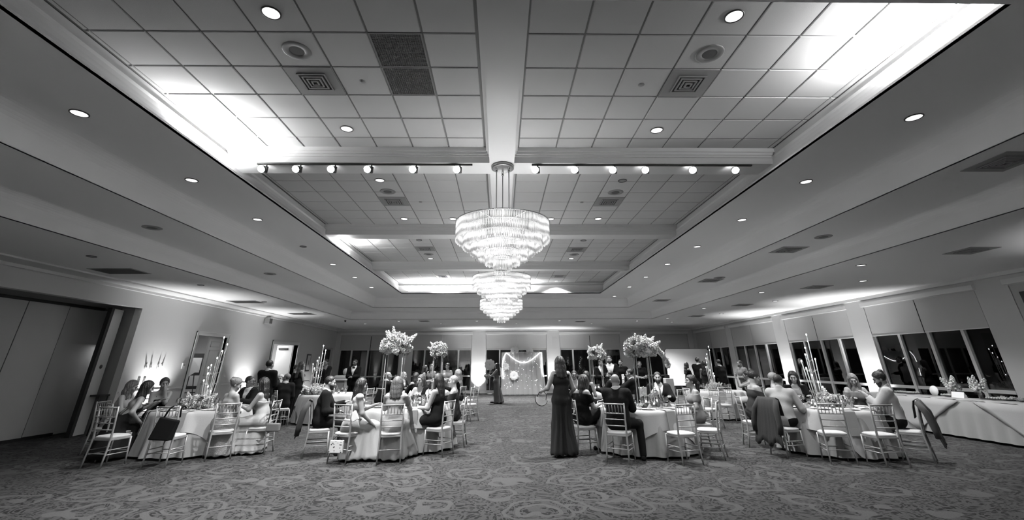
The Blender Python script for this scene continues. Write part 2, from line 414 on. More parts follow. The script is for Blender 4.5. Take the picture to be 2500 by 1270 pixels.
for x,y,t in [(-8.26,8.82,'nearest'),(-8.26,12.3,'second'),(-8.26,15.8,'third'),(-8.26,19.3,'farthest')]:
    downlight(x, y, Z3, 'unlit downlight in the low ceiling along the left wall, %s of its row' % t, False)
# ceiling speakers
def speaker_at(x, y, z, label):
    root = thing('ceiling_speaker', label, 'ceiling speaker', (x,y,z), group='ceiling speakers')
    MB().lathe([(.165,.0),(.165,-.006),(.15,-.012),(.09,-.010),(.085,-.004)], n=32).build('speaker_rim', M['vent'], root)
    MB().lathe([(.001,-.005),(.05,-.007),(.088,-.005)], n=24).build('speaker_grille', M['speaker'], root)
for x,y in [(-2.40,4.15),(2.49,4.15),(-2.41,8.68),(2.48,8.70),(-2.41,14.45),(2.5,14.5)]:
    b_ = 0 if y < 7 else 1 if y < 11.3 else 2
    speaker_at(x, y, H, 'round ceiling speaker in the %s tiled bay, %s of the central beam' % (bn[b_], side(x)))
for x,y,t in [(-6.64,8.09,'nearer one over the left side'),(-6.64,12.7,'farther one over the left side'),(6.74,8.71,'nearer one over the right side'),(6.75,13.4,'farther one over the right side')]:
    speaker_at(x, y, Z2, 'round ceiling speaker in the middle soffit step, '+t)
# air diffusers
def diffuser(x, y, z, label, s=.59, core=.36, panel=True):
    root = thing('air_diffuser', label, 'air vent', (x,y,z), group='square ceiling air diffusers')
    if panel: MB().box(-s/2, s/2, -s/2, s/2, -.008, .004).build('diffuser_plate', M['vent'], root)
    MB().box(-core/2, core/2, -core/2, core/2, -.011, -.008).build('diffuser_throat', M['black'], root)
    for k in range(4):
        a_ = core/2-.045*k; b_ = a_-.018; mb = MB()
        for (x0,x1,y0,y1) in ((-a_,a_,-a_,-b_),(-a_,a_,b_,a_),(-a_,-b_,-b_,b_),(b_,a_,-b_,b_)): mb.box(x0,x1,y0,y1,-.022-.004*k,-.011)
        mb.build('louvre', M['vent'], root)
for x,y in [(-2.41,4.752),(2.47,4.752),(-2.41,9.3),(2.47,9.3),(-2.41,13.7),(2.47,13.8),(-2.41,18.5),(2.47,18.5)]:
    b_ = 0 if y < 7 else 1 if y < 11.3 else 2 if y < 15.8 else 3
    diffuser(x, y, H, 'square louvred air diffuser in the %s tiled bay, %s of the central beam' % (bn[b_], side(x)))
for x,y,t in [(6.62,5.06,'nearest'),(6.70,9.84,'second'),(6.70,13.89,'third'),(6.74,18.6,'farthest')]:
    diffuser(x, y, Z2, 'square air diffuser in the right middle soffit, %s of its row' % t, .60, .38)
for x,y,t in [(9.34,8.35,'nearest'),(9.25,12.79,'second'),(9.25,17.0,'third'),(9.23,21.2,'farthest')]:
    diffuser(x, y, Z3, 'square air diffuser in the low ceiling along the right windows, %s of its row' % t, .60, .36)
for x,y,t in [(-8.9,10.34,'nearest'),(-8.9,15.8,'middle'),(-8.6,19.8,'farthest')]:
    root = thing('return_grille', 'dark rectangular return grille in the low ceiling along the left wall, '+t, 'air vent', (x,y,Z3), group='return grilles by the left wall')
    MB().box(-.5,.5,-.32,.32,-.008,0).build('grille_frame', M['vent'], root); MB().box(-.45,.45,-.28,.28,-.012,-.008).build('grille_mesh', M['grille'], root)
for x,y,t in [(-3.9,23.4,'left'),(4.2,23.9,'right')]:
    diffuser(x, y, Z3, 'square air diffuser in the low back ceiling, %s of the chandeliers' % t, .5, .34)
# open egg-crate return: two squares beside the central beam
for k,(ya,yb) in enumerate(((3.838,4.4476),(4.4476,5.057))):
    root = thing('egg_crate_grille', 'dark egg-crate ceiling grille square, %s of the two beside the central beam' % ('nearer','farther')[k], 'air vent', (-1.188,(ya+yb)/2,H), group='egg-crate grilles')
    mb = MB(); s = .285; n = 22
    for i in range(n+1):
        t = -s+2*s*i/n; mb.box(t-.002,t+.002,-s,s,0,.012); mb.box(-s,s,t-.002,t+.002,0,.012)
    mb.build('crate_lattice', M['vent'], root); MB().box(-s,s,-s,s,.0125,.0165).build('dark_void', M['grille'], root)
    MB().box(-.17,.17,-.17,.17,.0122,.0124).build('duct_collar', M['grey'], root)
    mb = MB()
    for (x0,x1,y0,y1) in ((-.30,.30,-.30,-.285),(-.30,.30,.285,.30),(-.30,-.285,-.285,.285),(.285,.30,-.285,.285)): mb.box(x0,x1,y0,y1,-.002,.012)
    mb.build('grille_border', M['vent'], root)
for x,y in [(-1.81,4.75),(1.86,4.78),(-1.82,9.33),(1.86,9.33)]:
    tag(MB().lathe([(.04,0),(.04,-.006),(.012,-.012),(.001,-.012)], (x,y,H), 16).build('sprinkler_cover', M['grey']), 'small flat sprinkler cap in the %s tiled bay, %s of the central beam' % ('nearest' if y < 7 else 'second', side(x)), 'sprinkler', 'sprinkler caps')

# ------------------------------------------------------------------ track lights
lamps = []
for tr,(x0,x1,hx,aims) in enumerate([(-4.10,-.48,[-3.94,-3.37,-2.79,-2.18,-1.43,-.69],[(.0,-.6,-.8)]*6),(.53,4.31,[.63,1.29,1.94,2.49,3.30,4.03],[(0,-.6,-.8)]*6)]):
    sd = ('left','right')[tr]
    root = thing('light_track', 'black ceiling track bar %s of the central beam' % sd, 'track light', ((x0+x1)/2, 6.71, BZ), group='ceiling tracks')
    MB().box(x0-(x0+x1)/2, x1-(x0+x1)/2, -.018, .018, -.022, 0).build('track_rail', M['black'], root)
    for i, x in enumerate(hx):
        w = ['first','second','third','fourth','fifth','sixth'][i]
        r_ = thing('spotlight', 'bright spotlight head on the %s track, %s from the left' % (sd, w), 'spotlight', (x, 6.71, BZ-.022), group='track spotlights')
        MB().tube([(0,0,0),(0,0,-.05)], .012).build('swivel_stem', M['fixture'], r_)
        off = .055*(1 if i >= 3 or tr else -.2)
        MB().tube([(0,0,-.04),(0,0,-.14)], .034, 14).build('driver_can', M['fixture'], r_)
        a_ = Vector((-.045,-.03,-.085)); d = Vector((random.uniform(-.15,.15), -.80, -.60)).normalized()
        MB().tube([a_-d*.05, a_+d*.035], [.042,.062], 18, False).build('lamp_housing', M['fixture'], r_)
        f = MB().lathe([(.001,0),(.058,0)], n=20).build('lamp_face', M['bulb'], r_); f.location = a_+d*.033; f.rotation_euler = d.to_track_quat('Z','Y').to_euler()
        lamps.append((Vector((x,6.71,BZ-.022))+a_+d*.06, d))

# ------------------------------------------------------------------ chandeliers
def glow_glass():  # banded glow painted into the rods, imitating bulb light caught in crystal
    m = bpy.data.materials.new('painted_glow_crystal_rod'); m.use_nodes = True
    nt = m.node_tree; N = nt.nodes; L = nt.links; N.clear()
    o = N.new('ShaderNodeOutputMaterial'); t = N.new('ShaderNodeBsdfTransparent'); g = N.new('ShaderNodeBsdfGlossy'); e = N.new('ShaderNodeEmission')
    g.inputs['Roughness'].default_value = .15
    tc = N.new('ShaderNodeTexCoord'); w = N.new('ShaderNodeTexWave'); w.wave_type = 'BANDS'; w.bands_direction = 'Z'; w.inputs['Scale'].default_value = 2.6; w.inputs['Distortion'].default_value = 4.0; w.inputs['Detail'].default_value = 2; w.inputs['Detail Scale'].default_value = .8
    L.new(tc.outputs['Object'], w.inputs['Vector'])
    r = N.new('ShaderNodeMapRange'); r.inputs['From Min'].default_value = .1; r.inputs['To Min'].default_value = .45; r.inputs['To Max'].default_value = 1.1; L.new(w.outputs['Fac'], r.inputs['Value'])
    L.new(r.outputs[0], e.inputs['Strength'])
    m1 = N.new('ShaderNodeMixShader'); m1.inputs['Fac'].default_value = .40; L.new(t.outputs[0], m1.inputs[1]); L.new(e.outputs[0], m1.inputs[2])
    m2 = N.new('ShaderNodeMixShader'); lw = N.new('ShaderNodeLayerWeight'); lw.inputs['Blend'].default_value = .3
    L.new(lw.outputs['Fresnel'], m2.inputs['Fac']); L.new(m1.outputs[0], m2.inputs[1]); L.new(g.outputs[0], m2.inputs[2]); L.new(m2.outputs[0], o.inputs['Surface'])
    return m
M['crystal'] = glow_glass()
tiers = [(.75,3.75,3.44),(.63,3.66,3.33),(.51,3.54,3.24),(.40,3.42,3.15),(.27,3.30,3.07),(.14,3.20,3.00)]
def chandelier(y, label, dz=0.0, cab=1.0):
    root = thing('crystal_chandelier', label, 'chandelier', (.035, y, 0), group='tiered crystal chandeliers')
    MB().lathe([(.001,BZ),(.19,BZ),(.19,BZ-.055),(.17,BZ-.06),(.001,BZ-.06)], n=40).build('canopy', M['bronze'], root)
    for k in range(3):
        t = 2*PI*k/3+PI/2; x_, y_ = .12*math.cos(t), .12*math.sin(t)
        MB().tube([(x_,y_,BZ-.06),(x_,y_,BZ-.13)], .018, 8).build('rod_coupler', M['steel'], root)
        MB().tube([(x_,y_,BZ-.13),(x_,y_,3.76+dz)], .009, 8).build('suspension_rod', M['bronze'], root)
    hoop = MB()
    for r,z0,z1 in tiers:
        hoop.lathe([(r+.010,z0+dz+.006),(r+.010,z0+dz-.005),(r-.006,z0+dz-.005),(r-.006,z0+dz+.006),(r+.010,z0+dz+.006)], n=72)
    for k in range(6):
        t = PI*k/6; hoop.bar((.75*math.cos(t),.75*math.sin(t),3.76+dz),(-.75*math.cos(t),-.75*math.sin(t),3.76+dz),.012,.012)
    hoop.build('steel_hoops', M['steel'], root)
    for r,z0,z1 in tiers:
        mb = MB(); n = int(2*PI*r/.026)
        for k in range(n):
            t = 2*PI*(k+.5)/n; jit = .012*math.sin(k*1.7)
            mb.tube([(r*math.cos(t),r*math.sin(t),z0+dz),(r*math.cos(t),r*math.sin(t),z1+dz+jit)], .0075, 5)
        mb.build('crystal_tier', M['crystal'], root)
    for k in range(12):
        t = 2*PI*k/12; rr = .42 if k % 2 else .24
        MB().ball((rr*math.cos(t), rr*math.sin(t), 3.50+dz), .016, 8, sz=1.6).build('bulb', M['flame'], root)
    return root
CH = [(6.78,'near crystal chandelier with six stepped tiers hanging below the round canopy'),(11.4,'middle crystal chandelier hanging behind the near one'),(15.9,'farthest crystal chandelier, lowest in view behind the other two')]
for i,(y,l) in enumerate(CH): chandelier(y, l, (0,-.02,-.02)[i])

# ------------------------------------------------------------------ left wall: folding partition, doors, fittings
XP = -11.42
root = thing('folding_partition', 'grey operable wall of tall flat panels closing the wide opening in the left wall', 'partition wall', (XP, 8, 0))
seams = [4.9,6.1,7.35,8.6,9.83,11.04,12.14]
for p, q in zip(seams[:-1], seams[1:]):
    MB().box(-.06,.0,p+.012-8,q-.012-8,.07,3.10).build('partition_panel', M['panel'], root)
MB().box(-.05,-.01,4.9-8,12.95-8,.0,.07).build('floor_seal', M['black'], root)
MB().box(-.05,.02,4.9-8,13.2-8,3.10,3.17).build('ceiling_track', M['black'], root)
mb = MB()
for s_ in seams: mb.box(-.05,-.012,s_-.013-8,s_+.013-8,.05,3.10)
mb.build('panel_gaskets', M['black'], root)
MB().box(-.16,-.13,12.20-8,13.80-8,.02,3.12).build('end_panel', M['panel_pale'], root)
# angled last leaf, standing open on the corridor side
leaf = thing('partition_leaf', 'pale narrow partition leaf with black edge standing ajar beside the folding panels', 'door leaf', (-10.74,12.66,0), 0)
leaf.rotation_euler = (0,0,R(8))
MB().box(-.03,.03,.02,.44,.02,3.10).build('leaf_panel', M['panel_pale'], leaf)
MB().box(-.05,.05,-.09,.02,.0,3.12).build('leaf_edge', M['black'], leaf)
pl = MB().lathe([(.001,0),(.05,0),(.05,.012),(.001,.014)], n=20, sy=1).build('pull', M['fixture'], leaf)
pl.rotation_euler = (0,R(90),0); pl.location = (.03,.24,1.62)
struct('wall_pocket', MB().box(XP-.35, XP-.18, 4.6, 13.95, 0, 3.3).box(-10.92, XL-.2, 13.2, 13.35, 0, 3.3).box(XP-.15, -10.92, 13.85, 13.95, 0, 3.3).box(-10.95, -10.92, 13.35, 13.95, 0, 3.3).box(XP-.15, XL-.2, 4.75, 4.9, 0, 3.3).box(XP-.15, XL-.2, 4.6, 13.95, 3.17, 3.25), M['reveal'])
# dark console in the pocket corner
ct = thing('console_table', 'dark narrow console table tucked in the corner beside the partition leaf', 'table', (-10.78,13.02,0))
MB().box(-.20,.30,-.16,.16,.90,.94).build('table_top', M['black'], ct)
for sx in (-.17,.27):
    for sy in (-.13,.13): MB().tube([(sx,sy,0),(sx+.02,sy,.5),(sx,sy,.90)], .014).build('leg', M['black'], ct)
# doors
def casing(n, y0, y1, zt, w=.13):
    mb = MB(); mb.box(XL, XL+.03, y0-w, y0, 0, zt+w).box(XL, XL+.03, y1, y1+w, 0, zt+w).box(XL, XL+.03, y0, y1, zt, zt+w)
    mb.box(XL, XL+.045, y0-w, y0-w+.03, 0, zt+w).box(XL, XL+.045, y1+w-.03, y1+w, 0, zt+w).box(XL, XL+.045, y0-w, y1+w, zt+w-.03, zt+w)
    mb.box(XL-.2, XL, y0-.02, y0, 0, zt).box(XL-.2, XL, y1, y1+.02, 0, zt)
    return struct('trim_%d' % n, mb, M['trim'])
casing(19, 15.97, 17.67, 2.60); casing(20, 21.37, 23.97, 2.56)
d = struct('door_1', MB().box(XL-.16, XL-.11, 16.82, 17.66, .01, 2.59), M['trim'])
mb = MB()
for z0,z1 in ((.25,1.15),(1.3,2.15),(2.25,2.45)):
    mb.box(XL-.112, XL-.10, 16.95, 16.98, z0, z1).box(XL-.112, XL-.10, 17.50, 17.53, z0, z1).box(XL-.112, XL-.10, 16.95, 17.53, z0, z0+.03).box(XL-.112, XL-.10, 16.95, 17.53, z1-.03, z1)
mb.build('panel_moulding', M['wall'], d); MB().tube([(XL-.10,16.90,1.05),(XL-.05,16.90,1.05),(XL-.05,17.0,1.05)], .012).build('door_handle', M['steel'], d)
d = struct('door_2', MB().box(XL-1.0, XL-.22, 23.90, 23.95, .01, 2.55), M['trim'])
MB().box(XL-.9,XL-.45,23.84,23.90,2.36,2.44).build('door_closer', M['fixture'], d)
struct('window_11', MB().box(XL-.12,XL-.08,27.3,27.38,.35,2.58).box(XL-.12,XL-.08,28.92,29.0,.35,2.58).box(XL-.12,XL-.08,28.05,28.15,.35,2.58).box(XL-.12,XL-.08,27.38,28.92,2.50,2.58).box(XL-.12,XL-.08,27.38,28.92,.35,.43), M['frame'])
struct('window_12', MB().box(XL-.105,XL-.10,27.38,28.05,.43,2.50).box(XL-.105,XL-.10,28.15,28.92,.43,2.50), M['glass'])
# rooms beyond the doors
struct('wall_corridor', MB().box(XL-2.3,XL-2.2,14.6,20.0,0,3.0).box(XL-2.2,XL-.2,19.3,19.4,0,3.0).box(XL-2.2,XL-.2,14.6,14.7,0,3.0).box(XL-2.2,XL-.2,14.6,19.4,2.95,3.0), M['wall'])
struct('wall_foyer', MB().box(XL-2.6,XL-2.5,20.6,25.4,0,3.0).box(XL-2.5,XL-.2,25.2,25.3,0,3.0).box(XL-2.5,XL-.2,20.6,20.7,0,3.0).box(XL-2.5,XL-.2,20.6,25.3,2.95,3.0), M['trim'])
struct('floor.001', MB().box(XL-2.6,XL-1.6,14.6,25.4,-.1,0), M['carpet'])
# notice board and easel seen through the first doorway
nb = thing('notice_board', 'tilted notice board pinned with papers, seen through the nearer left doorway', 'notice board', (XL-1.1,17.5,1.1))
MB().box(-.75,.75,.0,.03,-.25,.95).build('board', M['dark_wood'], nb); nb.rotation_euler = (0,0,R(35))
for (x0,x1,z0,z1) in ((-.68,-.38,.1,.85),(-.3,.0,.35,.88),(-.3,.05,-.18,.28),(.1,.4,.3,.8),(.15,.62,-.15,.2),(.45,.70,.35,.85)):
    MB().box(x0,x1,-.006,-.001,z0,z1).build('pinned_paper', M['paper'], nb)
es = thing('easel', 'dark slim easel standing under the notice board in the nearer left doorway', 'easel', (XL-.95,17.35,0), R(35))
for xx in (-.4,.4): MB().bar((xx,-.15,0),(xx*.5,-.04,1.5),.03).build('leg', M['dark_wood'], es)
MB().bar((0,.35,0),(0,.0,1.45),.03).build('back_leg', M['dark_wood'], es); MB().bar((-.4,-.12,.75),(.4,-.12,.75),.03).build('crossbar', M['dark_wood'], es)
tag(MB().box(-.42,.42,-.015,.015,0,.62).build('framed_sign', M['paper']), 'large white board leaning crooked on the easel in the nearer left doorway', 'sign')
sg = bpy.context.scene.objects['framed_sign']; sg.location = (XL-.83,17.22,1.25); sg.rotation_euler = (R(-6),R(-38),R(35))
# wreath-like wall curve in the foyer, picture, switches, hooks
wr = MB().tube([(XL-2.47,23.6+.22*math.sin(R(t)),2.0+.28*math.cos(R(t))) for t in range(0,170,12)], .018).build('wall_ornament', M['leaf']); tag(wr, 'dark curved branch ornament on the bright foyer wall beyond the farther left door', 'ornament')
pf = thing('picture_frame', 'dark framed picture on the left wall between the farther door and the corner window', 'picture', (XL+.0,25.55,1.75), 0)
MB().box(.0,.03,-.25,.25,-.42,.42).build('frame', M['dark_wood'], pf); MB().box(.03,.034,-.20,.20,-.36,.36).build('mat_board', M['wall'], pf); pl = MB().lathe([(.001,0),(.09,0),(.09,.004),(.001,.004)],n=20,sx=1.5,sy=.8).build('portrait_oval', M['grey'], pf); pl.rotation_euler=(0,R(90),0); pl.location=(.034,0,0)
for i,y in enumerate((13.98,14.17,14.46,14.62)):
    r_ = thing('wall_switch', 'small white switch plate, %s of the upper row on the left wall by the partition' % ['first','second','third','last'][i], 'switch', (XL,y,1.62), group='upper switch plates')
    MB().box(0,.012,-.036,.036,-.058,.058).build('plate', M['trim'], r_); MB().box(.012,.05,-.014,.014,-.03,.018).build('toggle', M['trim'], r_)
for i,y in enumerate((13.88,14.08)):
    r_ = thing('wall_outlet', 'small white outlet plate, %s of the lower pair on the left wall by the partition' % ('nearer','farther')[i], 'outlet', (XL,y,1.24), group='lower outlet plates')
    MB().box(0,.012,-.04,.04,-.075,.075).build('plate', M['trim'], r_); MB().box(.012,.02,-.018,.018,-.045,.045).build('socket', M['grey'], r_)
r_ = thing('thermostat', 'white thermostat box on the left wall beside the nearer doorway', 'thermostat', (XL,15.6,1.63)); MB().box(0,.03,-.07,.07,-.09,.09).build('housing', M['trim'], r_); MB().box(.03,.034,-.04,.04,0,.05).build('display', M['grey'], r_)
ex = thing('wall_speaker', 'small boxy speaker bracketed high on the left wall between the two doors', 'speaker', (XL,20.2,3.42)); MB().box(.04,.26,-.13,.13,-.12,.12).build('cabinet', M['grey'], ex, .01); MB().box(0,.04,-.03,.03,-.03,.03).build('bracket', M['fixture'], ex); MB().box(.262,.27,-.11,.11,-.10,.10).build('grille', M['speaker'], ex)
cm = thing('security_camera', 'tiny black dome camera on the low ceiling in the back left corner', 'camera', (-7.75,22.9,Z3)); MB().ball((0,0,-.03),.045,12).build('dome', M['phone'], cm); MB().lathe([(.05,0),(.05,-.02)],n=16).build('collar', M['fixture'], cm)
fr = thing('hanging_monitor', 'dark flat screen on the right wall at the nearest window', 'screen', (XR-.06,9.95,2.95)); MB().box(-.04,.0,-.45,.35,-.22,.22).build('screen_panel', M['phone'], fr, .006); MB().box(0,.06,-.05,.05,-.05,.05).build('bracket', M['fixture'], fr)
# ------------------------------------------------------------------ chairs
def chair_proto():
    root = thing('chiavari_chair', 'x', 'chair')
    m = M['chair']; sz = .465
    for s in (-1, 1):
        # rear post: splays back at the foot, leans back at the top
        MB().tube([(s*.205,-.245,0),(s*.196,-.215,.22),(s*.19,-.195,.45),(s*.195,-.215,.70),(s*.205,-.245,.965)], [.013,.016,.018,.016,.013], 8).build('rear_leg', m, root)
        MB().tube([(s*.205,.20,0),(s*.195,.19,.2),(s*.19,.18,.44)], [.012,.015,.017], 8).build('front_leg', m, root)
        for z in (.20,.27): MB().tube([(s*.197,-.215,z),(s*.196,.185,z)], .009, 6).build('side_stretcher', m, root)
    MB().tube([(-.20,.187,.22),(.20,.187,.22)], .009, 6).build('front_stretcher', m, root)
    MB().tube([(-.20,-.22,.22),(.20,-.22,.22)], .009, 6).build('rear_stretcher', m, root)
    MB().box(-.20,.20,-.20,.20,.415,.445).build('seat_frame', m, root, .006)
    mb = MB(); n = 10; vs = []; fs = []
    for j, (k, z) in enumerate(((1,.445),(1.03,.458),(1.02,.474),(.9,.486),(.5,.492))):
        for i in range(24):
            t = 2*PI*i/24; c, s_ = math.cos(t), math.sin(t); q = .200*k
            vs.append((q*math.copysign(abs(c)**.45, c), q*math.copysign(abs(s_)**.45, s_), z))
    for j in range(4):
        for i in range(24): fs.append((j*24+i, j*24+(i+1)%24, (j+1)*24+(i+1)%24, (j+1)*24+i))
    fs.append(tuple(range(96,120))); mb.add(vs, fs, True); mb.build('seat_cushion', M['cushion'], root)
    yb = lambda z: -.195-.05*max(0,(z-.45)/.515)**1.2
    MB().tube([(-.205,yb(.945),.945),(.205,yb(.945),.945)], .013, 8).build('top_rail', m, root)
    for z in (.79,.69,.585): MB().tube([(-.198,yb(z),z),(.198,yb(z),z)], .010, 6).build('back_rail', m, root)
    for k in range(6):
        x = -.145+.058*k; MB().tube([(x,yb(.79),.79),(x,yb(.945),.945)], .0065, 6).build('spindle', m, root)
    return root
P_chair = chair_proto(); chair_used = False
def chair(x, y, dx, dy, label, group='champagne ladder-back banquet chairs'):
    global chair_used
    o = copy_tree(P_chair) if chair_used else P_chair
    chair_used = True; o.location = (x, y, 0); o.rotation_euler = (0, 0, heading(dx, dy)); return tag(o, label, 'chair', group)

# ------------------------------------------------------------------ tables
def drape(R0, R1, ztop, zb, n=180, waves=15, amp=.05, seed=0, rings=14, sq=0.0, drop=None):
    """tablecloth: flat top then hanging folds; drop(theta) gives the hem height"""
    rs = random.Random(seed); ph = [rs.uniform(0,6.28) for _ in range(4)]
    vs = [(0,0,ztop)]; fs = []
    prof = [(R0*.5,0),(R0*.93,0),(R0,.0)] + [(None, (k+1)/rings) for k in range(rings)]
    for r, t in prof:
        for i in range(n):
            a = 2*PI*i/n; zh = drop(a) if drop else zb
            if r is not None: vs.append((r*math.cos(a), r*math.sin(a), ztop - (0.004 if r == R0 else 0)))
            else:
                w = math.sin(waves*a+ph[0]+.8*math.sin(3*a+ph[1])) + .4*math.sin((waves*2-3)*a+ph[2])
                tt = t**.8; rr = R0+.012 + (R1-R0)*tt + amp*w*t**1.1
                vs.append((rr*math.cos(a), rr*math.sin(a), ztop-.008-(ztop-.008-zh)*t))
    for i in range(n): fs.append((0, 1+i, 1+(i+1)%n))
    for j in range(len(prof)-1):
        for i in range(n): fs.append((1+j*n+i, 1+(j+1)*n+i, 1+(j+1)*n+(i+1)%n, 1+j*n+(i+1)%n))
    return MB().add(vs, fs, True)
TZ = .79
def round_table(x, y, r, name, seed, overlay=True, rot=0):
    t = thing('round_table', 'round banquet table, '+name, 'table', (x,y,0), group='round banquet tables')
    MB().lathe([(.001,TZ-.03),(r-.02,TZ-.03),(r-.02,TZ-.005),(.001,TZ-.005)], n=48).build('table_top', M['dark_wood'], t)
    for k in range(4):
        a = PI/4+PI*k/2; MB().tube([(.5*math.cos(a),.5*math.sin(a),0),(.42*math.cos(a),.42*math.sin(a),TZ-.03)], .016).build('leg', M['steel'], t)
    c = drape(r, r+.12, TZ, .045, seed=seed).build('tablecloth', M['cloth']); c.location = (x,y,0); tag(c, 'long white tablecloth hanging in folds over the '+name, 'tablecloth', 'long white tablecloths')
    if overlay:
        q = r*1.0; S_ = r*1.36
        def hem(a):
            a2 = a-rot; m_ = S_/max(abs(math.cos(a2)), abs(math.sin(a2))); return TZ-.02-(min(m_, S_*1.36)-r)*.92
        o = drape(r+.016, r+.085, TZ+.004, .4, seed=seed+9, amp=.028, waves=11, drop=hem, rings=10).build('overlay_cloth', M['overlay']); o.location = (x,y,0)
        tag(o, 'pale square overlay cloth with pointed corners on the '+name, 'overlay cloth', 'square overlay cloths')
tables = {'A':(-6.40,10.65,.90,'left front table'),'B':(-2.02,10.90,.90,'left flower table'),
          'C':(3.05,10.42,.92,'right flower table'),'D':(6.80,10.12,.92,'right front table'),
          'E':(-5.45,15.65,.90,'second-row left table'),'F':(-2.55,16.9,.90,'second-row left flower table'),
          'G':(3.45,15.9,.90,'second-row right flower table'),'Hh':(7.25,16.2,.92,'second-row right table'),
          'I':(5.4,19.6,.90,'third-row table before the white screen')}
for i,(k,(x,y,r,n)) in enumerate(tables.items()): round_table(x, y, r, n, i, True, rot=[.2,.35,.15,.6,.3,.1,.5,.2,.4][i])

# ------------------------------------------------------------------ tableware
def proto(name, cat, parts):
    root = thing(name, 'x', cat)
    for n, mb, m in parts: mb.build(n, m, root)
    return root
protos = {}
protos['wine'] = proto('wine_glass','glass',[('bowl',MB().lathe([(.004,.10),(.02,.105),(.036,.13),(.040,.16),(.034,.205)],n=16),M['clear']),('stem',MB().lathe([(.034,0),(.03,.004),(.005,.012),(.004,.10)],n=12),M['clear'])])
protos['water'] = proto('water_goblet','glass',[('bowl',MB().lathe([(.004,.07),(.03,.08),(.041,.12),(.040,.17)],n=16),M['clear']),('stem',MB().lathe([(.035,0),(.03,.004),(.007,.012),(.006,.07)],n=12),M['clear']),('water',MB().lathe([(.004,.075),(.029,.083),(.039,.118),(.001,.118)],n=16),M['acrylic'])])
protos['votive'] = proto('votive_candle','candle',[('glass_cup',MB().lathe([(.001,0),(.034,0),(.038,.10)],n=16),M['clear']),('wax',MB().lathe([(.001,.004),(.030,.004),(.031,.045),(.001,.046)],n=14),M['cushion']),('flame',MB().ball((0,0,.062),.010,8,sz=1.8),M['flame'])])
protos['hurricane'] = proto('hurricane_candle','candle',[('glass_cylinder',MB().lathe([(.001,0),(.045,0),(.055,.02),(.055,.22)],n=18),M['clear']),('pillar',MB().lathe([(.001,.004),(.034,.004),(.034,.10),(.001,.10)],n=16),M['cushion']),('flame',MB().ball((0,0,.122),.012,8,sz=1.9),M['flame'])])
protos['plate'] = proto('dinner_plate','plate',[('rim',MB().lathe([(.001,.006),(.08,.006),(.135,.018),(.137,.021),(.13,.020),(.08,.010),(.001,.010)],n=28),M['plate']),('leftovers',MB().lathe([(.001,.026),(.03,.024),(.062,.012)],n=14,sx=1.1,sy=.8),M['darkfood'])])
protos['side'] = proto('bread_plate','plate',[('rim',MB().lathe([(.001,.004),(.05,.004),(.085,.013),(.08,.013),(.05,.008),(.001,.008)],n=24),M['plate'])])
protos['knife'] = proto('table_knife','cutlery',[('blade',MB().box(-.008,.008,.0,.12,.002,.005),M['steel']),('handle',MB().box(-.006,.006,-.10,.0,.001,.008),M['steel'])])
protos['fold'] = proto('folded_napkin','napkin',[('linen',MB().add([(-.06,-.05,0),(.06,-.05,0),(.06,.05,0),(-.06,.05,0),(0,-.01,.10),(0,.03,.09)],[(0,1,4),(1,2,5,4),(2,3,5),(3,0,4,5),(0,3,2,1)]),M['napkin'])])
protos['bowl'] = proto('glass_compote','bowl',[('dish',MB().lathe([(.004,.05),(.05,.06),(.085,.10)],n=20),M['acrylic']),('foot',MB().lathe([(.045,0),(.03,.01),(.008,.03),(.006,.05)],n=14),M['acrylic'])])
pused = set()
def put(k, x, y, z, label, rz=0, group=None):
    p = protos[k]; o = copy_tree(p) if k in pused else p
    pused.add(k); o.location = (x,y,z); o.rotation_euler = (0,0,rz); return tag(o, label, None, group)
def napkin_hang(x, y, dx, dy, r, label):
    l = math.hypot(dx,dy); dx/=l; dy/=l; w = .095; tx, ty = -dy, dx
    vs = []; 
    path = [(r-.20,TZ+.012),(r+.018,TZ+.012),(r+.04,TZ-.01),(r+.06,TZ-.14),(r+.075,TZ-.27),(r+.10,TZ-.40)]
    for q, z in path:
        for s in (-1,1): vs.append((x+dx*q+tx*w*s, y+dy*q+ty*w*s, z))
    for q, z in path:
        for s in (-1,1): vs.append((x+dx*(q+.012)+tx*w*s, y+dy*(q+.012)+ty*w*s, z+.008))
    n = len(path); fs = []
    for i in range(n-1):
        a = 2*i; fs += [(a,a+1,a+3,a+2),(2*n+a,2*n+a+2,2*n+a+3,2*n+a+1),(a,a+2,2*n+a+2,2*n+a),(a+1,2*n+a+1,2*n+a+3,a+3)]
    fs += [(0,2*n,2*n+1,1),(2*n-2,2*n-1,4*n-1,4*n-2)]
    return tag(MB().add(vs,fs).build('hanging_napkin', M['napkin']), label, 'napkin', 'grey napkins hanging over table edges')
zt = TZ+.006
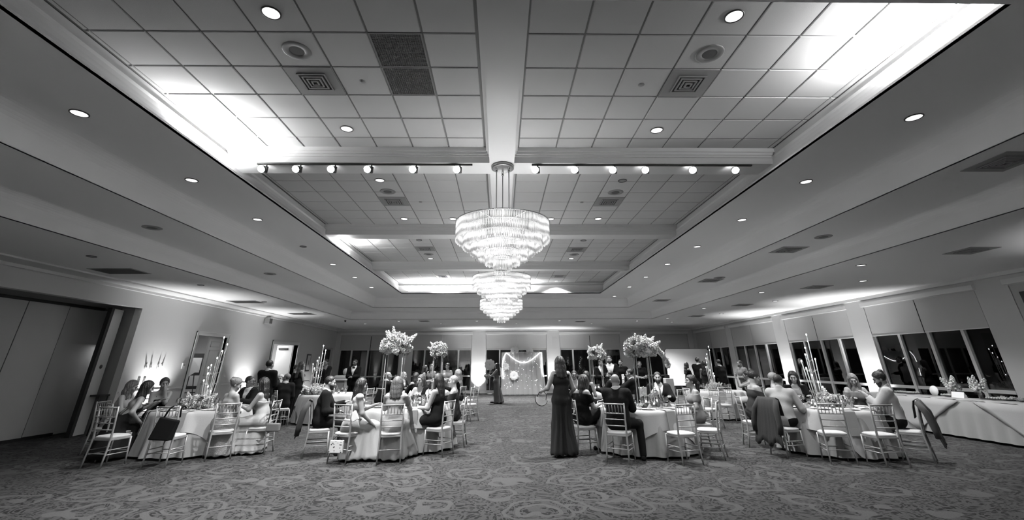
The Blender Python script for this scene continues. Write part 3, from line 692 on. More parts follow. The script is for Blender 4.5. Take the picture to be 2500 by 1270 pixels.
def settings(key, n, far=False, a0=0.0, seed=1):
    x, y, r, nm_ = tables[key]; rs = random.Random(seed); g = lambda s: s+' on the '+nm_
    for k in range(n):
        a = a0+2*PI*k/n; c, s = math.cos(a), math.sin(a)
        P = lambda q, o: (x+c*(r*q)-s*o, y+s*(r*q)+c*o)
        if not far:
            px, py = P(.76, 0); put('plate', px, py, zt, 'white dinner plate with leftovers on the '+nm_, rs.uniform(0,6), g('dinner plates'))
            px, py = P(.60, .24); put('side', px, py, zt, 'small white bread plate on the '+nm_, 0, g('bread plates'))
            px, py = P(.78, -.17); put('knife', px, py, zt, 'steel table knife lying by a plate on the '+nm_, a+PI/2, g('knives'))
        px, py = P(.55, -.10+rs.uniform(-.03,.03)); put('wine', px, py, zt, 'clear stemmed wine glass on the '+nm_, 0, g('wine glasses'))
        px, py = P(.50, .07); put('water', px, py, zt, 'clear water goblet on the '+nm_, 0, g('water goblets'))
        if k % 2 == 0 and not far:
            px, py = P(.60, .06); put('fold', px, py, zt, 'grey napkin folded upright on the '+nm_, rs.uniform(0,6), g('folded napkins'))
    for k in range(5 if not far else 3):
        a = a0+.3+2*PI*k/5; put('votive', x+.27*r*math.cos(a), y+.27*r*math.sin(a), zt, 'lit votive candle in clear cup on the '+nm_, 0, g('votive candles'))
for i,(k,n) in enumerate((('A',9),('B',9),('C',9),('D',9))): settings(k, n, False, .2*i, i)
for i,(k,n) in enumerate((('E',7),('F',7),('G',8),('Hh',9),('I',5))): settings(k, n, True, .2*i, 9+i)
for k,a in (('A',2.9),('B',-1.0),('C',-1.6),('D',-.6),('G',2.0)):
    x,y,r,nm_ = tables[k]
    for q in range(2): put('hurricane', x+.34*r*math.cos(a+q*1.3), y+.34*r*math.sin(a+q*1.3), zt, '%s tall glass hurricane with lit pillar on the %s' % (('left','right')[q], nm_), 0, 'hurricane candles')
put('bowl', tables['C'][0]-.17, tables['C'][1]-.47, zt, 'glass footed compote near the flower stand foot on the '+tables['C'][3])
napkin_hang(*tables['C'][:2], .27, -1, .93, 'grey napkin hanging over the near edge of the '+tables['C'][3])
napkin_hang(*tables['D'][:2], -.22, -1, .93, 'grey napkin hanging behind the left empty chair, near edge of the '+tables['D'][3])
napkin_hang(*tables['D'][:2], .52, -1, .93, 'grey napkin hanging right of centre over the near edge of the '+tables['D'][3])
napkin_hang(*tables['A'][:2], -.85, -.8, .91, 'grey napkin hanging at the left edge of the '+tables['A'][3])
napkin_hang(*tables['A'][:2], .18, -1, .91, 'grey napkin hanging behind the dark tote, near edge of the '+tables['A'][3])
napkin_hang(*tables['B'][:2], .28, -1, .91, 'grey napkin hanging over the near edge of the '+tables['B'][3])
napkin_hang(*tables['Hh'][:2], -.20, -1, .93, 'grey napkin hanging over the near edge of the '+tables['Hh'][3])

# ------------------------------------------------------------------ flowers
def bloom_mesh(seed, m, r=.075, petals=26):
    rs = random.Random(seed); mb = MB()
    for k in range(petals):
        ph = rs.uniform(0, 2*PI); th = math.acos(1-1.5*rs.random()); d = Vector((math.sin(th)*math.cos(ph), math.sin(th)*math.sin(ph), math.cos(th)))
        t = d.orthogonal().normalized(); t.rotate(Matrix.Rotation(rs.uniform(0,6.28), 3, d)); b = d.cross(t); q = r*rs.uniform(.75,1.0); w = r*.42
        c = d*q; mb.add([d*(q*.45), c-t*w-d*.1*r, c+b*w*.9+d*.12*r, c+t*w-d*.1*r, c-b*w*.9+d*.05*r],[(0,1,2),(0,2,3),(0,3,4),(0,4,1)])
    mb.ball((0,0,0), r*.66, 8)
    return mb.mesh('bloom', m)
def spray_mesh(seed, m, L_=.32):
    rs = random.Random(seed); mb = MB(); mb.tube([(0,0,0),(.01,0,L_)], .004, 5)
    for k in range(26):
        t = k/26; a = k*2.4; q = .045*(1-t)+.012
        mb.ball((q*math.cos(a)+.01*t, q*math.sin(a), L_*(.22+.78*t)), .024*(1-.45*t), 6)
    return mb.mesh('spray', m)
def leaf_mesh():
    mb = MB()
    for k in range(7):
        a = k*.9; d = Vector((math.cos(a), math.sin(a), .5)).normalized(); s = Vector((0,0,1)).cross(d).normalized(); b = .11
        mb.add([(0,0,0), d*b*.5+s*.028, d*b, d*b*.5-s*.028, d*b*.5+Vector((0,0,.012))],[(0,1,4),(1,2,4),(2,3,4),(3,0,4)])
    return mb.mesh('leaves', M['leaf'])
BL = [bloom_mesh(1, M['petal']), bloom_mesh(2, M['petal'], .085, 32), bloom_mesh(3, M['petal2'], .06), bloom_mesh(4, M['petal2'], .09, 30), bloom_mesh(5, M['petal3'], .07)]
SP = [spray_mesh(1, M['petal']), spray_mesh(2, M['petal2'], .26)]; LF = leaf_mesh()
def inst(name, me, parent, loc, d, s=1.0):
    o = bpy.data.objects.new(name, me); C.objects.link(o); o.parent = parent; o.location = loc
    o.rotation_euler = Vector(d).to_track_quat('Z','Y').to_euler(); o.scale = (s,s,s); return o
def flower_mass(root, c, rx, rz, n, ns, seed, dark=2, trail=None):
    rs = random.Random(seed); c = Vector(c)
    for k in range(n):
        z = 1-1.55*(k+.5)/n; a = k*2.399+seed; q = math.sqrt(max(0,1-z*z)); d = Vector((q*math.cos(a), q*math.sin(a), z))
        p = c+Vector((d.x*rx, d.y*rx, d.z*rz))*rs.uniform(.72,1.02)
        me = BL[4] if k % 17 == dark and dark < 10 else BL[rs.randrange(4)]
        inst('bloom', me, root, p, d+Vector((0,0,.25)), rs.uniform(.8,1.15))
    for k in range(ns):
        a = rs.uniform(0,6.28); e = rs.uniform(.1,1.2); d = Vector((math.cos(a)*math.cos(e), math.sin(a)*math.cos(e), math.sin(e)))
        inst('flower_spray', SP[k%2], root, c+Vector((d.x*rx,d.y*rx,d.z*rz))*.8, d+Vector((0,0,.35)), rs.uniform(.55,.95))
    for k in range(8):
        a = k*1.9+seed; z = rs.uniform(-.7,.1); inst('leaves', LF, root, c+Vector((math.cos(a)*rx*.85, math.sin(a)*rx*.85, z*rz)), (math.cos(a), math.sin(a), z), rs.uniform(.5,.8))
    if trail:
        for k in range(9):
            t = k/8; inst('bloom', BL[k%4], root, c+Vector((trail*(rx*.8+.30*t), -.05, rz*.4*math.sin(t*2.6)+.05-t*.42)), (trail, -.3, .2), .85)
def tall_flowers(x, y, base, ztop, rx, rz, n, ns, seed, label, trail=None, sp=.16):
    root = thing('tall_flower_arrangement', label, 'flower arrangement', (x,y,base), group='tall flower stands')
    for sx in (-sp,sp):
        for sy in (-.11,.11): MB().tube([(sx,sy,0),(sx,sy,ztop-base-rz*.5)], .011, 8).build('stand_post', M['acrylic'], root)
    MB().box(-sp-.03,sp+.03,-.15,.15,0,.012).build('stand_base', M['acrylic'], root)
    MB().box(-sp-.06,sp+.06,-.16,.16,ztop-base-rz*.55,ztop-base-rz*.5).build('stand_tray', M['acrylic'], root)
    flower_mass(root, (0,0,ztop-base), rx, rz, n, ns, seed, 5, trail)
    return root
tall_flowers(-2.40, 10.78, zt, 2.02, .32, .25, 92, 12, 3, 'large airy white flower arrangement on clear posts with dark cluster and tall spikes', sp=.19)
tall_flowers(-2.22, 16.9, zt, 2.08, .27, .27, 50, 4, 5, 'round white flower arrangement on clear posts behind the left front one')
tall_flowers(3.27, 15.9, zt, 1.92, .27, .24, 50, 5, 8, 'round white flower arrangement on clear posts behind the standing man with folded hands')
tall_flowers(3.14, 10.4, zt, 1.94, .33, .23, 92, 8, 11, 'wide pale flower arrangement with a curling trail on clear posts at the right front table', trail=1, sp=.15)
def low_flowers(x, y, z, rx, rz, n, ns, seed, label, box=False):
    root = thing('low_flower_arrangement', label, 'flower arrangement', (x,y,z), group='low flower arrangements')
    MB().lathe([(.001,0),(rx*.5,0),(rx*.55,.05),(rx*.4,.07)], n=20).build('bowl', M['acrylic'], root)
    flower_mass(root, (0,0,.08), rx, rz, n, ns, seed, 4)
low_flowers(-6.45, 10.5, zt, .26, .13, 26, 5, 21, 'low loose flower centrepiece at the candle bases on the front left table')
low_flowers(-5.72, 15.3, zt, .42, .16, 40, 3, 22, 'thick white flower centrepiece on the second-row left table')
low_flowers(7.05, 10.3, zt, .30, .13, 30, 2, 23, 'low rose centrepiece at the candle bases on the front right table')
low_flowers(7.25, 16.2, zt, .25, .12, 20, 3, 24, 'low flower centrepiece on the second-row right table')
low_flowers(3.3, 10.75, zt, .16, .10, 12, 3, 25, 'small low flower bowl between glasses on the right front flower table')

# ------------------------------------------------------------------ candelabra
def candelabra(x, y, label, seed, hs, spread=.19):
    rs = random.Random(seed); root = thing('tube_candelabra', label, 'candelabra', (x,y,zt), group='clear tube candelabra')
    MB().lathe([(.001,0),(.15,0),(.15,.012),(.001,.014)], n=28).build('base_plate', M['acrylic'], root)
    n = len(hs)
    for k, h_ in enumerate(hs):
        a = 2*PI*k/n; q = spread*(.35+.65*((k*7)%n)/n); px, py = q*math.cos(a), q*math.sin(a)
        t = MB().tube([(px*.5,py*.5,.012),(px*.8,py*.8,h_*.4),(px,py,h_)], .011, 8).build('candle_tube', M['acrylic'], root)
        MB().ball((px,py,h_+.022), .012, 8, sz=1.7).build('flame', M['flame'], t)
        for z in (.25,.45,.65,.85):
            if z*1.1 < h_: MB().tube([(px*.9,py*.9,z*1.1),(px*.2,py*.2,z*1.1-.06)], .005, 6).build('side_arm', M['acrylic'], t); MB().ball((px*.9,py*.9,z*1.1), .011, 6).build('joint', M['steel'], t)
candelabra(-6.46, 10.80, 'tall clear tube candelabra with lit tips on the front table nearest the left wall', 1, [1.42,1.27,1.13,.98,.83,.78,.66,.52,.40,.30])
candelabra(-6.05, 15.85, 'tall clear tube candelabra with lit tips on the second-row left table', 2, [1.42,1.28,1.18,1.05,.95,.85,.72,.60,.5])
candelabra(6.95, 10.45, 'tall clear tube candelabra with lit tips on the front table farthest right', 3, [1.42,1.28,1.14,1.0,.86,.72,.58,.44,.34,.9])
candelabra(7.28, 16.3, 'tall clear tube candelabra with lit tips on the second-row right table', 4, [1.36,1.25,1.12,.98,.84,.7,.6,.5,.42])

# ------------------------------------------------------------------ empty & occupied chairs
ch = [(-7.50,9.90,.65,.75,'chair under the woman in the dark long skirt'),
 (-7.07,9.26,.2,.98,'empty-seated chair at the far left before the woman in the dark skirt'),
 (-6.04,9.26,0,1,'empty chair with a black tote hanging on its back, front left table'),
 (-5.45,9.86,-.58,.81,'chair under the woman in the sparkling dress, front left table'),
 (-4.93,10.33,-1,-.05,'chair under the woman in the tiered ruffle dress'),
 (-8.10,10.42,1,.1,'chair of the wavy-haired woman, left side of the front left table'),
 (-7.85,11.2,.8,-.6,'chair of the woman resting her chin on her hand'),
 (-6.05,11.85,-.1,-1,'chair of the man with glasses behind the front left table'),
 (-3.61,10.0,.94,.34,'chair under the bearded man draped with a dark coat'),
 (-2.865,9.49,.375,.927,'chair under the woman in the white ruffled top'),
 (-2.05,9.41,-.22,.97,'chair under the woman seen from behind in a beige dress'),
 (-1.24,10.07,-.9,.42,'chair under the laughing woman with long dark hair'),
 (-1.0,11.05,-1,.05,'chair under the older woman with short hair at the left flower table'),
 (-1.95,12.05,-.1,-1,'chair under the smiling woman with glasses'),
 (2.24,9.335,.49,.87,'chair under the bald man in a dark suit'),
 (1.72,10.15,.95,.2,'chair under the woman in black turning round'),
 (3.32,9.12,-.27,.96,'empty chair at the near edge of the right flower table'),
 (4.02,9.55,-.85,.5,'empty chair with pale seat at the right corner of the right flower table'),
 (4.25,10.45,-1,0,'chair under the woman with the long ponytail'),
 (3.86,11.75,-.5,-1,'chair under the bearded man facing forward'),
 (6.10,9.07,.3,.95,'left empty chair at the near edge of the farthest right table'),
 (6.78,8.83,0,1,'middle empty chair at the near edge of the farthest right table'),
 (7.62,9.15,-.7,.7,'chair under the man with the phone, dark jacket hanging off its back'),
 (5.58,9.68,.95,.2,'chair under the man in the striped shirt, black coat over its back'),
 (5.55,10.72,.97,-.2,'chair under the woman with upswept dark hair at the far right table'),
 (7.10,11.5,0,-1,'chair under the woman with dark hair and black cardigan'),
 (8.25,11.1,-.7,-.75,'chair under the woman with wavy fair hair'),
 (-6.42,14.45,.75,.65,'chair under the man in a dark suit reaching left, second row'),
 (-6.97,15.3,1,.1,'chair beside the second-row left table, by the white-haired woman'),
 (-4.3,15.3,-1,.3,'empty chair right of the second-row left table'),
 (-3.6,15.4,.6,.8,'chair under the grey-haired man in a dark suit, second row left'),
 (-1.45,16.2,-.9,.35,'chair under the woman in black with long fair hair'),
 (-1.15,17.2,-1,-.1,'empty chair right of the long-haired woman in black'),
 (-1.0,15.6,-.9,.6,'empty chair nearest the dance floor, second row left'),
 (5.15,13.9,-.3,1,'empty chair behind the bearded man, leftmost of the second-row right'),
 (5.75,14.6,.2,1,'empty chair second from left before the second-row right table'),
 (6.85,14.85,0,1,'empty chair with napkin behind it at the second-row right table'),
 (5.85,13.6,-.95,-.3,'empty chair turned sideways behind the ponytailed woman'),
 (7.95,15.05,-.6,.8,'chair under the dark-haired woman photographing with a phone'),
 (2.1,15.4,.9,.3,'chair under the long-haired woman at the second-row right flower table'),
 (4.3,15.3,-.9,.4,'chair under the man in the dark suit and white shirt'),
 (3.4,14.75,-.1,1,'chair under the dark-haired man behind the bald man')]
for c_ in ch: chair(*c_)
# ------------------------------------------------------------------ things hanging on chairs
def sheet(name, m, rows_, thick=.012, parent=None):
    """closed thin slab from a grid of points"""
    n = len(rows_); k = len(rows_[0]); V = [Vector(p) for r in rows_ for p in r]; vs = list(V); nr = []
    for i in range(n):
        for j in range(k):
            a = V[min(i+1,n-1)*k+j]-V[max(i-1,0)*k+j]; b = V[i*k+min(j+1,k-1)]-V[i*k+max(j-1,0)]; nn = a.cross(b); nr.append(nn.normalized() if nn.length > 1e-8 else Vector((0,0,1)))
    vs += [v+nr[i]*thick for i, v in enumerate(V)]; o = n*k; fs = []
    for i in range(n-1):
        for j in range(k-1):
            a = i*k+j; fs.append((a,a+1,a+k+1,a+k)); fs.append((o+a,o+a+k,o+a+k+1,o+a+1))
    ring = [j for j in range(k)] + [i*k+k-1 for i in range(1,n)] + [(n-1)*k+j for j in range(k-2,-1,-1)] + [i*k for i in range(n-2,0,-1)]
    for a, b in zip(ring, ring[1:]+ring[:1]): fs.append((b,a,o+a,o+b))
    return MB().add(vs, fs, True).build(name, m, parent)
def coat(x, y, dx, dy, label, zb=.30, w0=.22, w1=.32, m='coat', back=.30, skew=0):
    r_ = thing('draped_jacket', label, 'jacket', (x,y,0), heading(dx,dy)); rows_ = []
    path = [(-.155,.70),(-.175,.88),(-.205,.985),(-.25,1.01),(-.29,.96)] + [(-.31-back*.25*t, .90-(.90-zb)*t) for t in (.12,.3,.5,.7,.85,1)]
    for i, (yy, z) in enumerate(path):
        t = max(0, (i-3)/7); w = w0+(w1-w0)*t; rows_.append([(w*(j/10-1)+skew*t, yy-.03*t*abs(math.sin(j*1.1+i*.25)), z-(.05*t*math.sin(j*.7))) for j in range(21)])
    sheet('jacket_body', M[m], rows_, .012, r_)
    for s in (-1,1): MB().tube([(s*w0*.9,-.25,.97),(s*(w0+.04),-.34,.80),(s*(w1-.02),-.38,.55),(s*(w1-.04),-.39,.40)], [.05,.055,.05,.045], 10).build('sleeve', M[m], r_)
    return r_
M['coat'] = mat('black_wool', .012, .9, bump=.2); M['coat2'] = mat('charcoal_wool', .045, .85, bump=.2)
coat(5.58,9.68,.95,.2,'black coat draped over the chair of the man in the striped shirt', .22, .24, .36)
coat(7.62,9.15,-.7,.7,'charcoal jacket hanging off the chair of the man with the phone', .30, .20, .24, 'coat2', .42)
coat(-3.61,10.0,.94,.34,'dark coat draped behind the bearded man at the left flower table', .40, .22, .30, 'coat')
# bags
tb = thing('tote_bag', 'black tote bag with two straps hanging on an empty chair at the front left table', 'bag', (-5.95,9.26,0))
MB().add([(-.13,-.29,.80),(.22,-.29,.74),(.22,-.36,.74),(-.13,-.36,.80),(-.20,-.28,.45),(.16,-.28,.43),(.16,-.42,.43),(-.20,-.42,.45)],[(0,1,2,3),(4,7,6,5),(0,4,5,1),(1,5,6,2),(2,6,7,3),(3,7,4,0)]).build('tote_body', M['leather'], tb, .02)
for s,xx in ((0,-.04),(1,.16)): MB().tube([(-.08+.28*s,-.31,.79),(xx,-.27,.93),(xx+.04,-.25,.965),(xx+.05,-.22,.93)], .014, 8).build('strap', M['leather'], tb)
sb = thing('shoulder_bag', 'grey shoulder bag hanging behind the woman in the ruffle dress', 'bag', (-4.55,10.05,0))
MB().box(-.13,.13,-.045,.045,.42,.57).build('bag_body', M['speaker'], sb, .02); MB().tube([(-.12,0,.56),(-.10,0,.84),(-.02,0,.97),(.05,0,.84),(.12,0,.56)], .008, 6).build('strap', M['leather'], sb)
cb = thing('clutch_bag', 'small white clutch dangling on the chair of the woman in the white ruffled top', 'bag', (-2.72,9.26,0)); MB().add([(-.08,-.06,.80),(.02,-.06,.86),(.10,-.06,.72),(-.02,-.06,.66),(-.08,-.01,.80),(.02,-.01,.86),(.10,-.01,.72),(-.02,-.01,.66)],[(0,1,2,3)[::-1],(4,5,6,7),(0,4,5,1)[::-1],(1,5,6,2)[::-1],(2,6,7,3)[::-1],(3,7,4,0)[::-1]]).build('clutch_body', M['paper'], cb, .01); MB().tube([(-.06,-.03,.82),(-.03,-.02,.90),(.0,-.03,.85)], .004, 6).build('strap', M['steel'], cb)
def pattern_mat():
    m = mat('patterned_cloth', .6, .8); nt = m.node_tree; v = nt.nodes.new('ShaderNodeTexVoronoi'); v.inputs['Scale'].default_value = 24; r = nt.nodes.new('ShaderNodeMapRange')
    r.inputs['From Min'].default_value = .25; r.inputs['From Max'].default_value = .32; r.inputs['To Min'].default_value = .05; r.inputs['To Max'].default_value = .62
    tc = nt.nodes.new('ShaderNodeTexCoord'); nt.links.new(tc.outputs['Object'], v.inputs['Vector']); nt.links.new(v.outputs['Distance'], r.inputs['Value']); nt.links.new(r.outputs[0], nt.nodes['Principled BSDF'].inputs['Base Color']); return m
M['pattern'] = pattern_mat()
pp = thing('patterned_pouch', 'pale pouch with dark leaf print hanging low on a chair, left flower table', 'bag', (-2.96,9.20,0), R(-6)); MB().box(-.13,.12,-.03,.03,.18,.38).build('pouch_body', M['pattern'], pp, .01); MB().tube([(-.10,0,.37),(.0,0,.46),(.10,0,.37)], .005, 6).build('strap', M['leather'], pp)

# ------------------------------------------------------------------ uplights at the walls
ups = []
def uplight(x, y, label, p=1.0, tilt=(0,0)):
    r_ = thing('wall_uplight', label, 'uplight', (x,y,0), group='floor uplights'); MB().lathe([(.001,0),(.10,0),(.10,.03),(.085,.05),(.085,.16),(.07,.165)], n=20).build('lamp_can', M['fixture'], r_)
    MB().lathe([(.001,.158),(.07,.158)], n=20).build('lamp_face', M['neon'], r_); MB().tube([(-.12,0,.02),(-.11,0,.12),(-.085,0,.12)], .008, 6).build('yoke', M['fixture'], r_); ups.append((x,y,p,tilt))
uplight(XL+.28, 14.45, 'floor uplight against the left wall between the partition and the nearer doorway', 1.0, (.0,-1))
uplight(XL+.28, 19.3, 'floor uplight against the left wall between the two doorways', .9, (0,-1))
uplight(-1.33, YB-.28, 'floor uplight at the column left of the glowing curtain backdrop', .85)
uplight(3.36, YB-.28, 'floor uplight at the column right of the glowing curtain backdrop', .85)
uplight(XR-.28, 20.08, 'floor uplight at the farther bright column on the right wall', .9)
uplight(XR-.28, 15.53, 'floor uplight at the nearer bright column on the right wall', .9)
uplight(XL+.3, 1.2, 'unseen added floor uplight against the left wall beside the near end of the partition', 2.2)  # this and the next two: out-of-view lamps added to brighten the soffits
uplight(-4.5, YF+.3, 'unseen added floor uplight against the wall behind the viewer, left of centre', 3.0)
uplight(5.0, YF+.3, 'unseen added floor uplight against the wall behind the viewer, right of centre', 3.0)
uplight(XR-1.4, 5.6, 'floor uplight near the nearest right window', .8)

# ------------------------------------------------------------------ glowing backdrop
def tulle():
    m = bpy.data.materials.new('white_tulle'); m.use_nodes = True; nt = m.node_tree; N = nt.nodes; L = nt.links; N.clear()
    o = N.new('ShaderNodeOutputMaterial'); t = N.new('ShaderNodeBsdfTransparent'); d = N.new('ShaderNodeBsdfDiffuse'); tr = N.new('ShaderNodeBsdfTranslucent')
    d.inputs['Color'].default_value = (.6,)*3+(1,); tr.inputs['Color'].default_value = (.6,)*3+(1,)
    m1 = N.new('ShaderNodeMixShader'); m2 = N.new('ShaderNodeMixShader'); m2.inputs['Fac'].default_value = .75
    L.new(d.outputs[0], m1.inputs[1]); L.new(tr.outputs[0], m1.inputs[2]); L.new(t.outputs[0], m2.inputs[1]); L.new(m1.outputs[0], m2.inputs[2]); L.new(m2.outputs[0], o.inputs['Surface']); return m
M['tulle'] = tulle()
bd = thing('backdrop', 'white tulle curtain backdrop with glowing swag and fairy lights before the back windows', 'backdrop', (1.30,27.7,0))
mb = MB()
for sx in (-1.2,1.2): mb.tube([(sx,0,0),(sx,0,2.27)], .02)
mb.tube([(-1.2,0,2.27),(1.2,0,2.27)], .02); mb.box(-1.35,-1.05,-.25,.25,0,.02).box(1.05,1.35,-.25,.25,0,.02); mb.build('backdrop_frame', M['steel'], bd)
rows_ = [[((x_/60*2-1)*(1.2+.16*(1-z)**1.5*(1 if x_>45 else .4)), .05*math.sin(x_*.9)+.035*math.sin(x_*1.9)-.03-.06*(1-z), .03+2.24*z) for x_ in range(61)] for z in [i/8 for i in range(9)]]
vs = [p for r_ in rows_ for p in r_]; fs = [(i*61+j,i*61+j+1,(i+1)*61+j+1,(i+1)*61+j) for i in range(8) for j in range(60)]
MB().add(vs, fs, True).build('tulle_curtain', M['tulle'], bd)
vs2 = [(p[0]*.97, p[1]*.8+.12, p[2]) for p in vs]; MB().add(vs2, fs, True).build('tulle_lining', M['tulle'], bd)
sw = [(-1.12,-.10,.85),(-1.14,-.1,1.2),(-1.17,-.10,1.6),(-1.10,-.10,2.0),(-.95,-.11,2.23)] + [(-.90+1.92*t, -.12, 2.23-.52*math.sin(PI*min(1,max(0,t*1.0)))) for t in [i/14 for i in range(15)]] + [(1.12,-.10,2.27),(1.14,-.10,1.6),(1.13,-.10,1.25),(1.22,-.10,.95)]
MB().tube(sw, .013, 8).build('neon_swag', M['neon'], bd)
for k in range(70):
    x_ = random.uniform(-1.05,1.1); z = random.uniform(.25,2.0); MB().ball((x_,-.13,z), .007, 5).build('fairy_light', M['fairy'], bd)
def paper_flower(x, y, z, s, label, n=9, face=(0,-1,0)):
    r_ = thing('paper_flower', label, 'paper flower', (x,y,z), group='giant paper flowers')
    for k in range(n):
        a = 2*PI*k/n; d = Vector((math.cos(a),0,math.sin(a))); t = Vector((-math.sin(a),0,math.cos(a))); vs = []
        for i,(q,w,yy) in enumerate(((.08,.05,-.02),(.45,.26,-.12),(.8,.30,-.10),(1.0,.14,.02))):
            for sgn in (-1,0,1): vs.append(d*q*s+t*w*s*sgn+Vector((0,yy*s-(.05*s if sgn==0 else 0),0)))
        MB().add(vs,[(i*3+j,i*3+j+1,(i+1)*3+j+1,(i+1)*3+j) for i in range(3) for j in range(2)],True).build('petal', M['paper'], r_)
    MB().ball((0,-.05*s,0), .12*s, 10).build('flower_heart', M['petal2'], r_)
paper_flower(-.62,28.6,1.60,.32,'giant white paper flower standing left of the curtain, on the dark window')
paper_flower(-.02,27.9,1.20,.26,'giant paper flower at the left edge of the curtain')
paper_flower(.85,27.72,2.37,.25,'giant paper flower on top of the curtain rail, left one'); paper_flower(1.75,27.72,2.32,.22,'giant paper flower on top of the curtain rail, right one')
paper_flower(.80,27.50,1.02,.25,'paper flower low on the front of the curtain'); paper_flower(.32,27.52,1.5,.2,'paper flower on the upper left front of the curtain')
for (x,y,z) in ((-.62,28.6,1.60),(-.02,27.9,1.20)):
    pass
st = thing('flower_stand', 'thin white stand holding the giant paper flowers left of the curtain', 'stand', (-.62,28.75,0)); MB().tube([(0,0,.02),(0,0,1.62)], .012).build('pole', M['paper'], st); MB().lathe([(.001,0),(.16,0),(.16,.02),(.001,.02)],n=20).build('foot', M['paper'], st); MB().tube([(0,0,1.2),(.55,-.7,1.2)], .010).build('side_arm', M['paper'], st)

# ------------------------------------------------------------------ white screen, photo booth, bar, cocktail tables, buffet
sc = thing('photo_screen', 'large white rounded backdrop screen standing in the far right corner', 'screen', (10.63,26.5,0))
poly = []
for cx_,cz_,a0 in ((1.12,2.27,0),(-1.12,2.27,90),(-1.12,.62,180),(1.12,.62,270)):
    for t in range(0,91,15): poly.append((cx_+.12*math.cos(R(a0+t)), cz_+.12*math.sin(R(a0+t))))
n = len(poly); MB().add([(x,-.02,z) for x,z in poly]+[(x,.02,z) for x,z in poly],[tuple(range(n)),tuple(range(n,2*n))[::-1]]+[(i,(i+1)%n,(i+1)%n+n,i+n)[::-1] for i in range(n)]).build('screen_fabric', M['screen'], sc)
mb = MB(); mb.tube([(x*1.012,.0,z) for x,z in poly]+[(poly[0][0]*1.012,0,poly[0][1])], .022, 6); mb.build('screen_rim', M['fixture'], sc)
for sx in (-.9,.9): MB().bar((sx,-.3,.02),(sx,.3,.02),.04).build('foot', M['fixture'], sc); MB().tube([(sx,.04,.02),(sx,.04,.6)], .02).build('leg', M['fixture'], sc)
pb = thing('photo_booth', 'oval ring-light photo booth on a post before the white screen', 'photo booth', (8.87,24.9,0))
pl = MB().lathe([(.001,0),(.16,0),(.16,.04),(.001,.04)], n=28, sx=1, sy=1.55).build('oval_head', M['grey'], pb); pl.rotation_euler = (R(90),0,0); pl.location = (0,0,1.62)
MB().box(-.035,.035,-.05,-.03,1.50,1.62).build('lens_window', M['phone'], pb); MB().tube([(0,0,.03),(0,0,1.4)], .05).build('post', M['grey'], pb); MB().box(-.25,.25,-.2,.2,0,.03).build('base', M['grey'], pb)
bt = thing('side_table', 'small grey-draped box table under the photo booth lights', 'table', (8.45,23.9,0)); MB().box(-.2,.2,-.2,.2,0,.95).build('draped_box', M['reveal'], bt, .02); MB().box(-.12,.05,-.1,.1,.95,1.10).build('printer', M['phone'], bt)
br = thing('bar_counter', 'dark bar counter with white top before the back left windows', 'bar', (-6.95,20.1,0)); MB().box(-.75,.55,-.3,.3,0,1.05).build('counter_body', M['reveal'], br); MB().box(-.82,.60,-.35,.35,1.05,1.10).build('counter_top', M['trim'], br); MB().box(-.70,.50,-.315,-.30,.15,.95).build('front_panel', M['grey'], br)
tag(MB().box(-.30,.32,-.18,.18,0,.13).build('storage_cushion', M['cushion'], None, .05), 'pale rounded cushion-like tub lying on the bar counter', 'tub').location = (-6.6,20.05,1.10)
tag(MB().lathe([(.001,0),(.07,.0),(.12,.06),(.145,.14),(.12,.22),(.06,.27),(.001,.275)], n=24).build('globe_lamp', M['cushion']), 'pale ball-shaped vase standing on the tub on the bar', 'vase').location = (-6.45,20.05,1.23)
for i,x_ in enumerate((-7.5,-7.43,-7.35)):
    r_ = thing('bottle', 'glass bottle on the left end of the bar, %s of three' % ('left','middle','right')[i], 'bottle', (x_,20.1-.05*i,1.10), group='bottles on the bar'); MB().lathe([(.001,0),(.035,0),(.036,.16),(.013,.21),(.012,.27)], n=14).build('bottle_glass', M['clear'], r_); MB().lathe([(.013,.27),(.014,.29),(.001,.29)], n=10).build('cap', M['steel'], r_)
def cocktail(x, y, label, kk):
    t = thing('cocktail_table', 'tall cocktail table '+label, 'table', (x,y,0)); MB().lathe([(.001,1.05),(.38,1.05),(.38,1.075),(.001,1.075)], n=32).build('table_top', M['dark_wood'], t); MB().tube([(0,0,.02),(0,0,1.05)], .04).build('column', M['steel'], t)
    q = [(.001,1.08),(.385,1.08),(.39,1.06),(.30,.85),(.20,.62),(.17,.5),(.20,.35),(.30,.12),(.34,.02)]
    c = MB().lathe(q, n=40).build('stretch_cloth', M['cloth']); c.location = (x,y,0); tag(c, 'white stretch cover waisted round the cocktail table '+label, 'tablecloth')
    put('votive', x-.08, y-.1, 1.082, 'lit votive candle in glass on the cocktail table '+label); 
    for k in range(2): put('wine', x+.10+.07*k, y, 1.082, 'wine glass on the cocktail table '+label, 0, 'glasses on the cocktail table '+label)
cocktail(-4.05, 18.1, 'by the back left windows', 0); cocktail(-2.3, 20.6, 'farther back, beyond the long-haired guests', 1)
